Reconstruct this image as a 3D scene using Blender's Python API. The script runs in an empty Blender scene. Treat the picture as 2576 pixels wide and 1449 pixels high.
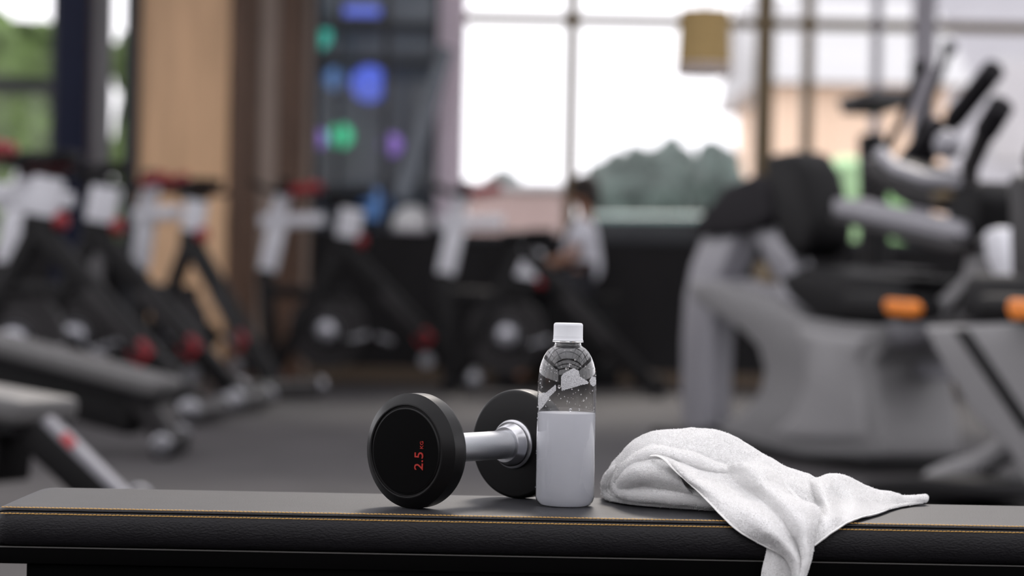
import bpy, bmesh, math, random
import numpy as np
from mathutils import Vector, Matrix, noise

random.seed(7)
rng = np.random.default_rng(7)
scene = bpy.context.scene
COL = scene.collection

# ------------------------------------------------------------------ camera
F = 2576 * 85.0 / 36.0            # focal length in pixels of the 2576x1449 frame
TOP = 0.43                        # height of the bench top
H = TOP + 0.252                   # camera height
PITCH = -6.0 / F
ROLL = math.radians(1.1)
fw = Vector((0, math.cos(PITCH), math.sin(PITCH)))
rt0 = Vector((1, 0, 0))
up0 = Vector((0, -math.sin(PITCH), math.cos(PITCH)))
rt = rt0 * math.cos(ROLL) + up0 * math.sin(ROLL)
up = up0 * math.cos(ROLL) - rt0 * math.sin(ROLL)
CAM = Vector((0, 0, H))
cd = bpy.data.cameras.new('camera')
cam = bpy.data.objects.new('camera', cd)
COL.objects.link(cam)
cam.matrix_world = Matrix(((rt.x, up.x, -fw.x, CAM.x), (rt.y, up.y, -fw.y, CAM.y),
                           (rt.z, up.z, -fw.z, CAM.z), (0, 0, 0, 1)))
cd.sensor_width = 36.0
cd.lens = 85.0
cd.clip_end = 300
cd.dof.use_dof = True
cd.dof.focus_distance = 2.745
cd.dof.aperture_fstop = 3.2
scene.camera = cam

# ------------------------------------------------------------------ light
world = bpy.data.worlds.new('overcast_sky')
scene.world = world
world.use_nodes = True
bg = world.node_tree.nodes['Background']
bg.inputs[0].default_value = (0.975, 0.976, 1.0, 1)
bg.inputs[1].default_value = 1.0
sd = bpy.data.lights.new('sun', 'SUN')
sd.energy = 0.7
sd.angle = math.radians(12)
sd.color = (1.0, 0.93, 0.82)
sun = bpy.data.objects.new('sun', sd)
COL.objects.link(sun)
sun.rotation_euler = (math.radians(-52), math.radians(6), 0)   # from beyond the windows, high
vs = scene.view_settings
vs.view_transform = 'Standard'
vs.look = 'None'
vs.gamma = 1
vs.use_curve_mapping = False
vs.exposure = 1.15


def ray(px, py):
    return fw + rt * ((px - 1288) / F) + up * ((724.5 - py) / F)


def P(px, py, d):
    r = ray(px, py)
    return CAM + r * (d / r.y)


def G(px, d, z=0.0):
    """the point at height z, depth d whose column is px"""
    X = (px - 1288) / F * d
    for _ in range(4):
        q = Vector((X, d, z)) - CAM
        u = q.dot(rt) / q.dot(fw) * F + 1288
        X += (px - u) / F * d
    return Vector((X, d, z))


# ------------------------------------------------------------------ materials
MATS = {}


def mat(name, col, rough=0.5, metal=0.0, var=0.0, vscale=20.0, bump=0.0, bscale=200.0, spec=0.5,
        trans=0.0, ior=1.45, coat=0.0, stretch=None, sheen=0.0):
    m = bpy.data.materials.new(name)
    m.use_nodes = True
    nt = m.node_tree
    b = nt.nodes['Principled BSDF']
    b.inputs['Base Color'].default_value = (*col, 1)
    b.inputs['Roughness'].default_value = rough
    b.inputs['Metallic'].default_value = metal
    b.inputs['Specular IOR Level'].default_value = spec
    b.inputs['Transmission Weight'].default_value = trans
    b.inputs['IOR'].default_value = ior
    b.inputs['Coat Weight'].default_value = coat
    b.inputs['Sheen Weight'].default_value = sheen
    tc = nt.nodes.new('ShaderNodeTexCoord')
    src = tc.outputs['Object']
    if stretch:
        mp = nt.nodes.new('ShaderNodeMapping')
        mp.inputs['Scale'].default_value = stretch
        nt.links.new(src, mp.inputs['Vector'])
        src = mp.outputs['Vector']
    if var > 0:
        n = nt.nodes.new('ShaderNodeTexNoise')
        n.inputs['Scale'].default_value = vscale
        n.inputs['Detail'].default_value = 5
        nt.links.new(src, n.inputs['Vector'])
        cr = nt.nodes.new('ShaderNodeValToRGB')
        cr.color_ramp.elements[0].position = 0.3
        cr.color_ramp.elements[1].position = 0.7
        cr.color_ramp.elements[0].color = (*[c * (1 - var) for c in col], 1)
        cr.color_ramp.elements[1].color = (*[min(1, c * (1 + var)) for c in col], 1)
        nt.links.new(n.outputs['Fac'], cr.inputs['Fac'])
        nt.links.new(cr.outputs['Color'], b.inputs['Base Color'])
    if bump > 0:
        n2 = nt.nodes.new('ShaderNodeTexNoise')
        n2.inputs['Scale'].default_value = bscale
        n2.inputs['Detail'].default_value = 3
        nt.links.new(src, n2.inputs['Vector'])
        bp = nt.nodes.new('ShaderNodeBump')
        bp.inputs['Strength'].default_value = bump
        bp.inputs['Distance'].default_value = 0.001
        nt.links.new(n2.outputs['Fac'], bp.inputs['Height'])
        nt.links.new(bp.outputs['Normal'], b.inputs['Normal'])
    MATS[name] = m
    return m


def pane_mat(name, tint=(1, 1, 1), gloss=1.0):
    m = bpy.data.materials.new(name)
    m.use_nodes = True
    nt = m.node_tree
    nt.nodes.clear()
    out = nt.nodes.new('ShaderNodeOutputMaterial')
    tr = nt.nodes.new('ShaderNodeBsdfTransparent')
    tr.inputs[0].default_value = (*tint, 1)
    gl = nt.nodes.new('ShaderNodeBsdfGlossy')
    gl.inputs['Roughness'].default_value = 0.03
    fr = nt.nodes.new('ShaderNodeFresnel')
    fr.inputs['IOR'].default_value = 1.45
    mx = nt.nodes.new('ShaderNodeMixShader')
    ge = nt.nodes.new('ShaderNodeNewGeometry')          # a solid pane: reflect on the entry face only
    iv = nt.nodes.new('ShaderNodeMath')
    iv.operation = 'SUBTRACT'
    iv.inputs[0].default_value = 1.0
    nt.links.new(ge.outputs['Backfacing'], iv.inputs[1])
    mu = nt.nodes.new('ShaderNodeMath')
    mu.operation = 'MULTIPLY'
    nt.links.new(fr.outputs[0], mu.inputs[0])
    nt.links.new(iv.outputs[0], mu.inputs[1])
    nt.links.new(mu.outputs[0], mx.inputs[0])
    nt.links.new(tr.outputs[0], mx.inputs[1])
    nt.links.new(gl.outputs[0], mx.inputs[2])
    nt.links.new(mx.outputs[0], out.inputs[0])
    MATS[name] = m
    return m


def emit_mat(name, col, s):
    m = bpy.data.materials.new(name)
    m.use_nodes = True
    b = m.node_tree.nodes['Principled BSDF']
    b.inputs['Base Color'].default_value = (*col, 1)
    b.inputs['Emission Color'].default_value = (*col, 1)
    b.inputs['Emission Strength'].default_value = s
    MATS[name] = m
    return m


mat('rubber_floor', (0.033, 0.0295, 0.0315), 0.75, var=0.25, vscale=3, bump=0.2, bscale=120, spec=0.35)
mat('dark_wall', (0.009, 0.008, 0.009), 0.7, var=0.3, vscale=2, spec=0.3)
mat('grey_wall', (0.17, 0.165, 0.17), 0.7, var=0.1, vscale=2)
mat('baseboard_wood', (0.10, 0.07, 0.045), 0.55, var=0.25, vscale=6, stretch=(1, 8, 8))
mat('tan_wood', (0.80, 0.51, 0.30), 0.5, var=0.16, vscale=2.2, stretch=(5, 5, 0.6))
mat('brown_wood', (0.13, 0.075, 0.05), 0.5, var=0.45, vscale=3, stretch=(6, 6, 0.5))
mat('taupe_wood', (0.26, 0.20, 0.165), 0.55, var=0.15, vscale=3, stretch=(6, 6, 0.5))
mat('navy_paint', (0.004, 0.006, 0.02), 0.5, var=0.1, vscale=3, spec=.2)
mat('dark_frame', (0.02, 0.022, 0.028), 0.4)
mat('warm_brown_frame', (0.16, 0.115, 0.06), 0.4, metal=0.3)  # on the window bars, the sun flare's warm tint is put into this colour
mat('lilac_frame', (0.42, 0.40, 0.44), 0.5)
mat('ceiling_paint', (0.30, 0.30, 0.31), 0.8)
mat('steel_beam', (0.10, 0.10, 0.11), 0.5)
mat('slate', (0.19, 0.21, 0.24), 0.5, var=0.25, vscale=2)
mat('voile', (0.80, 0.76, 0.80), 0.8, var=0.05)
for _n, _f in (('voile', .6),):
    _nt = MATS[_n].node_tree
    _tl = _nt.nodes.new('ShaderNodeBsdfTranslucent')
    _tl.inputs[0].default_value = (.88, .84, .88, 1)
    _mx = _nt.nodes.new('ShaderNodeMixShader')
    _mx.inputs[0].default_value = _f
    _nt.links.new(_nt.nodes['Principled BSDF'].outputs[0], _mx.inputs[1])
    _nt.links.new(_tl.outputs[0], _mx.inputs[2])
    _nt.links.new(_mx.outputs[0], _nt.nodes['Material Output'].inputs[0])
mat('helmet_white', (.86, .86, .86), .4)
mat('black_plastic', (0.0045, 0.0042, 0.0048), 0.55, spec=.18)
mat('black_metal', (0.006, 0.0055, 0.006), 0.5, spec=.25)
mat('charcoal_metal', (0.020, 0.018, 0.019), 0.45, spec=.35)
mat('white_plastic', (0.62, 0.62, 0.66), 0.35)
mat('red_plastic', (0.26, 0.008, 0.016), 0.35)
mat('red_sticker', (0.55, 0.10, 0.11), 0.4)
mat('chrome', (0.62, 0.62, 0.64), 0.2, metal=1)
mat('chrome_soft', (0.30, 0.30, 0.32), 0.36, metal=1)
mat('hub_steel', (0.5, 0.5, 0.54), 0.3, metal=1)
mat('silver_paint', (0.30, 0.295, 0.32), 0.36, metal=0.25)
mat('shroud_grey', (0.19, 0.186, 0.19), 0.42)
mat('shroud_light', (0.25, 0.245, 0.25), 0.42)
mat('charcoal_foam', (0.015, 0.0135, 0.016), 0.75, spec=.2)
mat('orange_plastic', (0.85, 0.24, 0.02), 0.4)
mat('grey_vinyl', (0.10, 0.097, 0.097), 0.5)
mat('vinyl_black', (0.005, 0.0047, 0.0055), 0.55, spec=.2)
mat('skin', (0.33, 0.17, 0.11), 0.55)
mat('hair', (0.02, 0.013, 0.01), 0.6)
mat('white_cotton', (0.70, 0.70, 0.76), 0.85)
mat('dark_cotton', (0.02, 0.02, 0.025), 0.85)
mat('pavement', (0.40, 0.37, 0.35), 0.9, var=0.1, vscale=0.6)
mat('peach_render', (0.78, 0.57, 0.42), 0.85, var=0.05, vscale=0.5)
mat('peach_dark', (0.55, 0.34, 0.23), 0.85)
mat('pink_render', (0.42, 0.31, 0.29), 0.85, var=0.15, vscale=0.8)
mat('pale_house', (0.42, 0.42, 0.43), 0.85)
mat('lilac_render', (0.40, 0.40, 0.43), 0.85, var=.06, vscale=.4)
mat('hedge_dark', (0.06, 0.085, 0.075), 0.8, var=0.5, vscale=5)
mat('hedge_green', (0.09, 0.14, 0.04), 0.8, var=0.55, vscale=4)
mat('shrub_mint', (0.50, 0.80, 0.42), 0.8, var=0.25, vscale=5)
mat('car_teal', (0.12, 0.20, 0.19), 0.3)
mat('car_black', (0.02, 0.022, 0.025), 0.3)
mat('tyre', (0.012, 0.012, 0.012), 0.8)
mat('lamp_fabric', (0.42, 0.29, 0.12), 0.8)
mat('ornament_brown', (0.20, 0.09, 0.04), 0.6)
pane_mat('window_glass', (0.985, 0.976, 0.985))
pane_mat('smoked_glass', (0.86, 0.88, 0.90))
emit_mat('led_green', (0.05, 0.75, 0.35), 0.38)
emit_mat('led_blue', (0.12, 0.18, 0.85), 0.33)
emit_mat('led_sky', (0.14, 0.28, 0.6), 0.25)
emit_mat('led_violet', (0.38, 0.2, 0.75), 0.28)
emit_mat('led_teal', (0.06, 0.55, 0.42), 0.32)


# ------------------------------------------------------------------ mesh helpers
class MB:
    def __init__(self):
        self.v, self.f = [], []

    def add(self, vs_, fs):
        o = len(self.v)
        self.v += [tuple(v) for v in vs_]
        self.f += [tuple(i + o for i in f) for f in fs]
        return self

    def box(self, c, s, R=None):
        vs_ = []
        for x in (-.5, .5):
            for y in (-.5, .5):
                for z in (-.5, .5):
                    v = Vector((x * s[0], y * s[1], z * s[2]))
                    if R is not None:
                        v = R @ v
                    vs_.append(v + Vector(c))
        return self.add(vs_, [(0, 1, 3, 2), (4, 6, 7, 5), (0, 4, 5, 1), (2, 3, 7, 6), (0, 2, 6, 4), (1, 5, 7, 3)])

    def b2(self, lo, hi):
        return self.box([(a + b) / 2 for a, b in zip(lo, hi)], [abs(b - a) for a, b in zip(lo, hi)])

    def bar(self, p0, p1, w, h, side=None):
        """box beam from p0 to p1; w along side, h across"""
        p0, p1 = Vector(p0), Vector(p1)
        d = (p1 - p0)
        L = d.length
        d.normalize()
        s = Vector(side) if side is not None else Vector((0, 1, 0))
        s = (s - d * s.dot(d)).normalized()
        n = d.cross(s)
        R = Matrix((d, s, n)).transposed()
        return self.box((p0 + p1) / 2, (L, w, h), R)

    def tube(self, path, r, seg=12, caps=True, flat=1.0, ref=None):
        path = [Vector(p) for p in path]
        n = len(path)
        rs = r if isinstance(r, (list, tuple)) else [r] * n
        ring = []
        ref = Vector(ref) if ref is not None else None
        for i, p in enumerate(path):
            t = (path[min(i + 1, n - 1)] - path[max(i - 1, 0)]).normalized()
            if ref is None:
                a = Vector((0, 0, 1)) if abs(t.z) < .9 else Vector((1, 0, 0))
                ref = a
            u = (ref - t * ref.dot(t)).normalized()
            ref = u
            w = t.cross(u)
            ring.append([p + (u * math.cos(2 * math.pi * k / seg) + w * math.sin(2 * math.pi * k / seg) * flat) * rs[i]
                         for k in range(seg)])
        vs_ = [v for rg in ring for v in rg]
        fs = []
        for i in range(n - 1):
            for k in range(seg):
                k2 = (k + 1) % seg
                fs.append((i * seg + k, i * seg + k2, (i + 1) * seg + k2, (i + 1) * seg + k))
        if caps:
            fs.append(tuple(range(seg))[::-1])
            fs.append(tuple((n - 1) * seg + k for k in range(seg)))
        return self.add(vs_, fs)

    def lathe(self, prof, seg=48, M=None, close=True, mod=None):
        """prof: (radius, height) list about z, moved by M"""
        vs_, fs = [], []
        n = len(prof)
        for i, (r, z) in enumerate(prof):
            for k in range(seg):
                a = 2 * math.pi * k / seg
                rr = r * (mod(i, k) if mod else 1)
                v = Vector((rr * math.cos(a), rr * math.sin(a), z))
                vs_.append(M @ v if M is not None else v)
        for i in range(n - 1):
            for k in range(seg):
                k2 = (k + 1) % seg
                fs.append((i * seg + k, i * seg + k2, (i + 1) * seg + k2, (i + 1) * seg + k))
        if close:
            fs.append(tuple(range(seg))[::-1])
            fs.append(tuple((n - 1) * seg + k for k in range(seg)))
        return self.add(vs_, fs)

    def prism(self, pts, t):
        """closed polygon of 3D points, thickened by +-t/2"""
        pts = [Vector(p) for p in pts]
        t = Vector(t)
        n = len(pts)
        vs_ = [p - t / 2 for p in pts] + [p + t / 2 for p in pts]
        fs = [tuple(range(n))[::-1], tuple(range(n, 2 * n))]
        fs += [(i, (i + 1) % n, (i + 1) % n + n, i + n) for i in range(n)]
        return self.add(vs_, fs)

    def ball(self, c, r, seg=16, rings=10, s=(1, 1, 1)):
        vs_, fs = [], []
        for i in range(1, rings):
            th = math.pi * i / rings
            for k in range(seg):
                a = 2 * math.pi * k / seg
                vs_.append((c[0] + r * s[0] * math.sin(th) * math.cos(a), c[1] + r * s[1] * math.sin(th) * math.sin(a),
                            c[2] + r * s[2] * math.cos(th)))
        m = len(vs_)
        vs_ += [(c[0], c[1], c[2] + r * s[2]), (c[0], c[1], c[2] - r * s[2])]
        for i in range(rings - 2):
            for k in range(seg):
                k2 = (k + 1) % seg
                fs.append((i * seg + k, (i + 1) * seg + k, (i + 1) * seg + k2, i * seg + k2))
        for k in range(seg):
            fs.append((m, k, (k + 1) % seg))
            fs.append((m + 1, (rings - 2) * seg + (k + 1) % seg, (rings - 2) * seg + k))
        return self.add(vs_, fs)

    def build(self, name, m, parent=None, smooth=False, bevel=0.0, bseg=3, fix=True):
        me = bpy.data.meshes.new(name)
        me.from_pydata(self.v, [], self.f)
        me.validate()
        if fix:
            bm = bmesh.new()
            bm.from_mesh(me)
            bmesh.ops.recalc_face_normals(bm, faces=bm.faces)
            bm.to_mesh(me)
            bm.free()
        me.materials.append(MATS[m])
        if smooth:
            me.polygons.foreach_set('use_smooth', [True] * len(me.polygons))
            try:
                me.set_sharp_from_angle(angle=math.radians(42))
            except Exception:
                pass
        o = bpy.data.objects.new(name, me)
        COL.objects.link(o)
        if parent is not None:
            o.parent = parent
        if bevel > 0:
            md = o.modifiers.new('bevel', 'BEVEL')
            md.width = bevel
            md.segments = bseg
            md.limit_method = 'ANGLE'
            md.harden_normals = False
            me.polygons.foreach_set('use_smooth', [True] * len(me.polygons))
        return o


def tag(o, label=None, cat=None, group=None, kind=None):
    if label:
        o['label'] = label
    if cat:
        o['category'] = cat
    if group:
        o['group'] = group
    if kind:
        o['kind'] = kind
    return o


def empty(name, loc=(0, 0, 0), rz=0.0):
    o = bpy.data.objects.new(name, None)
    o.empty_display_size = 0.1
    o.location = loc
    o.rotation_euler = (0, 0, rz)
    COL.objects.link(o)
    return o


def copy_tree(o, parent=None):
    c = o.copy()
    COL.objects.link(c)
    c.parent = parent
    for ch in list(o.children):
        copy_tree(ch, c)
    return c


def struct(name, mb, m, label=None, parent=None, **k):
    o = mb.build(name, m, parent, **k)
    if parent is None:
        o['kind'] = 'structure'
        if label:
            o['label'] = label
    return o


# ------------------------------------------------------------------ the hall
XL, XR, YF, YB, ZC = -6.5, 7.5, -6.0, 16.8, 4.2
S_B = F / YB                                  # pixels per metre on the far wall


def bx(px):
    return G(px, YB, 1.6).x


struct('floor', MB().b2((XL - .3, YF - .3, -0.1), (XR + .3, YB + .3, 0)), 'rubber_floor', 'dark grey rubber gym floor')

# ceiling: opaque bands with glazed strips between
bands = [(YF - .2, -5.4), (-1.0, -0.4), (4.2, 4.8), (9.0, 9.6), (13.4, YB + .2)]
ceil = struct('ceiling', MB().b2((XL - .2, bands[0][0], ZC), (XR + .2, bands[0][1], ZC + .12)), 'ceiling_paint',
              'light grey roof with long skylights')
for a, b in bands[1:]:
    MB().b2((XL - .2, a, ZC), (XR + .2, b, ZC + .12)).build('roof_panel', 'ceiling_paint', ceil)
for (a, b) in zip(bands[:-1], bands[1:]):
    for k in range(7):
        x0 = XL + k * 2.0
        MB().b2((x0 + .03, a[1] - .02, ZC + .06), (x0 + 1.97, b[0] + .02, ZC + .068)).build('pane', 'window_glass', ceil)
        MB().b2((x0 - .03, a[1] - .02, ZC - .04), (x0 + .03, b[0] + .02, ZC + .1)).build('skylight_bar', 'steel_beam', ceil)
for yb in (-2.4, 1.9, 6.9, 11.5):
    MB().b2((XL, yb - .06, ZC - .32), (XR, yb + .06, ZC - .1)).build('roof_beam', 'steel_beam', ceil)


def win_wall(name, wname, axis, pos, lo, hi, z0, z1, n, lab, inner):
    """a side wall with a long glazed band; axis 'x' = wall at x=pos running along y"""
    t = .2
    a, b = (pos, pos + t * inner)
    lo_, hi_ = lo, hi

    def bb(u0, u1, za, zb, dep=(0, 1)):
        d0, d1 = a + (b - a) * dep[0], a + (b - a) * dep[1]
        if axis == 'x':
            return MB().b2((d0, u0, za), (d1, u1, zb))
        return MB().b2((u0, d0, za), (u1, d1, zb))
    w = struct(name, bb(lo_, hi_, 0, z0), 'grey_wall', lab)
    bb(lo_, hi_, z1, ZC).build('lintel', 'grey_wall', w)
    root = empty(wname, (0, 0, 0))
    tag(root, None, None, None, 'structure')
    root['label'] = 'long row of clear windows in the ' + lab
    step = (hi_ - lo_) / n
    for k in range(n):
        u = lo_ + k * step
        bb(u - .05, u + .05, z0, z1, (.2, .8)).build('mullion', 'dark_frame', root)
        bb(u + .05, u + step - .05, z0, z1, (.47, .53)).build('pane', 'window_glass', root)


win_wall('wall_left', 'window_3', 'x', XL, YF, YB, 1.0, 3.4, 9, 'grey left wall', -1)
win_wall('wall_right', 'window_4', 'x', XR, YF, YB, 1.0, 3.4, 9, 'grey right wall', 1)
win_wall('wall_front', 'window_5', 'y', YF, XL, XR, 2.3, 4.0, 6, 'grey end wall facing the bright windows', -1)

# far wall: low dark wall with glazing above on the right, panels and columns on the left
ZS = 1.04
xg0 = bx(1160)
struct('wall_back', MB().b2((bx(790), YB, 0), (XR, YB + .25, ZS)), 'dark_wall', 'low black wall under the far windows')
bb_ = struct('baseboard_back', MB().b2((bx(780), YB - .03, 0), (XR, YB, .10)), 'baseboard_wood', 'brown wooden skirting along the far wall')
bb_['label'] = 'brown wooden skirting along the far wall'
MB().b2((xg0 - .05, YB - .02, ZS - .04), (XR, YB + .28, ZS)).build('window_sill', 'dark_frame', bpy.data.objects['wall_back'])
struct('trim_4', MB().b2((XL, YB, 3.9), (XR, YB + .25, ZC)), 'grey_wall', 'grey lintel over the far windows')

w1 = empty('window_1', (0, 0, 0))
w1['kind'] = 'structure'
w1['label'] = 'tall bright windows across the far wall'
ztr = P(1400, 45, YB).z
mull = [(1435, .085, 'warm_brown_frame'), (1922, .13, 'warm_brown_frame'), (2032, .075, 'warm_brown_frame'),
        (2205, .06, 'lilac_frame'), (2325, .16, 'lilac_frame'), (2620, .06, 'lilac_frame'), (2900, .06, 'lilac_frame'),
        (3200, .06, 'lilac_frame'), (3480, .06, 'lilac_frame')]
xs = [xg0]
for px, w, m in mull:
    x = bx(px)
    MB().b2((x - w / 2, YB + .05, ZS), (x + w / 2, YB + .17, 3.9)).build('mullion', m, w1, bevel=.006)
    xs.append(x)
xs.append(XR)
for a, b in zip(xs[:-1], xs[1:]):
    MB().b2((a, YB + .10, ZS), (b, YB + .108, ztr)).build('pane', 'window_glass', w1)
    MB().b2((a, YB + .10, ztr), (b, YB + .108, 3.9)).build('pane', 'window_glass', w1)
    MB().b2((a, YB + .06, ztr - .035), (b, YB + .16, ztr + .035)).build('transom', 'warm_brown_frame', w1, bevel=.006)

# left of the glazing: pale curtain, dark glazed room, wood slats, tan panel, columns, window
vo = MB()
n = 40
pts = []
for i in range(n + 1):
    t = i / n
    pts.append((bx(1098) + (bx(1168) - bx(1098)) * t, YB - .10 + .035 * math.sin(t * 26)))
vv = []
for (x, y) in pts:
    vv += [(x, y, ZS + .05), (x, y, 3.9), (x, y + .012, 3.9), (x, y + .012, ZS + .05)]
fs = []
for i in range(n):
    for k in range(4):
        fs.append((i * 4 + k, i * 4 + (k + 1) % 4, (i + 1) * 4 + (k + 1) % 4, (i + 1) * 4 + k))
vo.add(vv, fs)
tag(vo.build('curtain', 'voile', smooth=True), 'pale lilac curtain hanging at the edge of the bright windows', 'curtain')

rm = empty('window_6', (0, 0, 0))
rm['kind'] = 'structure'
rm['label'] = 'dark glazed partition with coloured lights behind it'
xa, xb = bx(785), bx(1100)
MB().b2((xa - .45, YB + 2.2, 0), (xb + .10, YB + 2.3, 3.9)).build('rear_panel', 'slate', rm)
MB().b2((xb + .02, YB + .25, 0), (xb + .08, YB + 2.2, 3.9)).build('side_panel', 'slate', rm)
MB().b2((xa - .45, YB + .26, 0), (xa - .38, YB + 2.2, 3.9)).build('side_panel', 'slate', rm)
for px, w in ((785, .07), (850, .03), (968, .05), (1098, .08)):
    x = bx(px)
    MB().b2((x - w / 2, YB + .02, ZS), (x + w / 2, YB + .12, 3.9)).build('mullion', 'dark_frame', rm)
for a, b in ((785, 850), (850, 968), (968, 1098)):
    MB().b2((bx(a), YB + .06, ZS), (bx(b), YB + .068, 3.9)).build('pane', 'smoked_glass', rm)
for py in (62, 150):
    z = P(900, py, YB).z
    MB().b2((xa, YB + .03, z - .03), (xb, YB + .11, z + .03)).build('transom', 'dark_frame', rm)
MB().bar(P(1010, 500, YB - .25), P(1125, 120, YB - .25), .12, .10).build('raking_post', 'slate', rm, bevel=.01)

k = 0
for px, py, r, m, lb in ((858, 343, .085, 'led_green', 'round green lamp glowing behind the dark glass'),
                         (930, 212, .13, 'led_blue', 'large round blue lamp glowing behind the dark glass'),
                         (845, 200, .08, 'led_sky', 'small dim blue lamp beside the larger blue lamp'),
                         (800, 92, .10, 'led_teal', 'round teal lamp high behind the dark glass'),
                         (800, 350, .07, 'led_violet', 'round violet lamp beside the green lamp'),
                         (945, 515, .11, 'led_sky', 'pale blue lamp low behind the dark glass'),
                         (985, 365, .08, 'led_violet', 'dim violet lamp right of the green lamp')):
    c = P(px, py, YB + 2.12)
    r *= 1.1
    t = empty('round_lamp', c)
    tag(t, lb, 'lamp', 'coloured lamps in the glazed room')
    MB().lathe([(r * .3, .0), (r * .8, 0), (r * .95, .015), (r, .03), (r * .8, .06), (r * .3, .08)], 24,
               Matrix.Rotation(math.radians(90), 4, 'X')).build('lens', m, t, smooth=True)
    MB().lathe([(r * .6, 0), (r * 1.06, 0), (r * 1.06, .03), (r * .6, .03)], 24,
               Matrix.Translation((0, .03, 0)) @ Matrix.Rotation(math.radians(-90), 4, 'X')).build('housing', 'black_plastic', t, smooth=True)
    MB().tube([(0, .05, 0), (0, .09, 0)], .03, 12).build('wall_mount', 'black_plastic', t)
t = empty('strip_lamp', P(905, 28, YB + 2.12))
tag(t, 'long blue violet strip lamp high behind the dark glass', 'lamp')
MB().b2((-.16, -.03, -.035), (.16, .03, .035)).build('diffuser', 'led_blue', t, bevel=.012)
MB().b2((-.18, .02, -.045), (.18, .06, .045)).build('housing', 'black_plastic', t, bevel=.01)
MB().tube([(0, .05, 0), (0, .09, 0)], .03, 12).build('wall_mount', 'black_plastic', t)

# wooden cladding
wl = struct('wall_back_left', MB().b2((bx(345), YB, 0), (bx(785), YB + .25, 3.9)), 'brown_wood', 'wood clad section of the far wall')
wl.name = 'wall_clad'
wl['label'] = 'wood clad section of the far wall'
zr = P(460, 485, YB).z
MB().b2((bx(348), YB - .05, zr + .02), (bx(575), YB, 3.9)).build('tan_panel', 'tan_wood', wl, bevel=.004)
MB().b2((bx(348), YB - .05, 0), (bx(575), YB, zr - .02)).build('tan_panel', 'tan_wood', wl, bevel=.004)
for i, (a, b, m) in enumerate(((577, 604, 'brown_wood'), (607, 628, 'brown_wood'), (631, 650, 'brown_wood'), (653, 698, 'taupe_wood'),
                               (702, 722, 'brown_wood'), (725, 745, 'brown_wood'), (748, 766, 'brown_wood'), (768, 783, 'taupe_wood'))):
    MB().b2((bx(a), YB - .03 - .015 * (i % 2), 0), (bx(b), YB, 3.9)).build('plank', m, wl, bevel=.004)


def column(name, a, b, y, m, lab, dep=.25):
    c = struct(name, MB().b2((G(a, y, 1.6).x, y, 0), (G(b, y, 1.6).x, y + dep, ZC)), m, lab, bevel=.008)
    return c


column('trim_1', 136, 216, 14.5, 'navy_paint', 'dark navy square column beside the wooden panel')
column('trim_2', 222, 262, YB - .15, 'grey_wall', 'narrow grey pilaster behind the navy column', .3)
column('trim_3', 318, 345, YB - .1, 'dark_frame', 'thin dark post at the edge of the tan panel', .3)
w2 = empty('window_2', (0, 0, 0))
w2['kind'] = 'structure'
w2['label'] = 'window on the left looking out on greenery'
struct('wall_sill', MB().b2((XL, YB, 0), (bx(345), YB + .25, 0.9)), 'dark_wall', 'low dark wall under the left window')
zb = P(60, 212, YB).z
xw = [XL, bx(-420), bx(-150), bx(136), bx(320)]
for a, b in zip(xw[:-1], xw[1:]):
    MB().b2((a, YB + .1, .9), (b, YB + .108, 3.9)).build('pane', 'window_glass', w2)
    MB().b2((b - .04, YB + .04, .9), (b + .04, YB + .16, 3.9)).build('mullion', 'dark_frame', w2)
MB().b2((XL, YB + .03, zb - .05), (bx(136), YB + .17, zb + .05)).build('transom', 'dark_frame', w2)

# ------------------------------------------------------------------ outside
struct('ground', MB().b2((-60, YB + .3, -.25), (60, 90, -.05)), 'pavement', 'pale paved ground outside the windows')


def blob_hedge(name, lo, hi, m, lab, cat, amp=.12, n=(36, 8, 14), top=None):
    """rounded box with leafy bumps"""
    bm = bmesh.new()
    bmesh.ops.create_cube(bm, size=1)
    bmesh.ops.subdivide_edges(bm, edges=bm.edges, cuts=23, use_grid_fill=True)
    lo, hi = Vector(lo), Vector(hi)
    for v in bm.verts:
        c = v.co * 2
        q = Vector((c.x * math.sqrt(1 - c.y ** 2 / 6 - c.z ** 2 / 6), c.y * math.sqrt(1 - c.x ** 2 / 6 - c.z ** 2 / 6), c.z * math.sqrt(1 - c.x ** 2 / 6 - c.y ** 2 / 6))) / 2
        p = Vector([(lo[i] + hi[i]) / 2 + q[i] * (hi[i] - lo[i]) for i in range(3)])
        nz = noise.noise_vector(p * 2.1) * amp + noise.noise_vector(p * 5.3) * amp * .5 + noise.noise_vector(p * 13) * amp * .25
        if p.z > lo.z + .05:
            p += nz
        v.co = p
    me = bpy.data.meshes.new(name)
    bm.to_mesh(me)
    bm.free()
    me.materials.append(MATS[m])
    o = bpy.data.objects.new(name, me)
    COL.objects.link(o)
    if lab:
        tag(o, lab, cat)
    return o


def out_box(px0, px1, py_top, d, dep):
    z = P((px0 + px1) / 2, py_top, d).z
    return (G(px0, d, 0).x, d, -.06), (G(px1, d, 0).x, d + dep, z)


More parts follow.
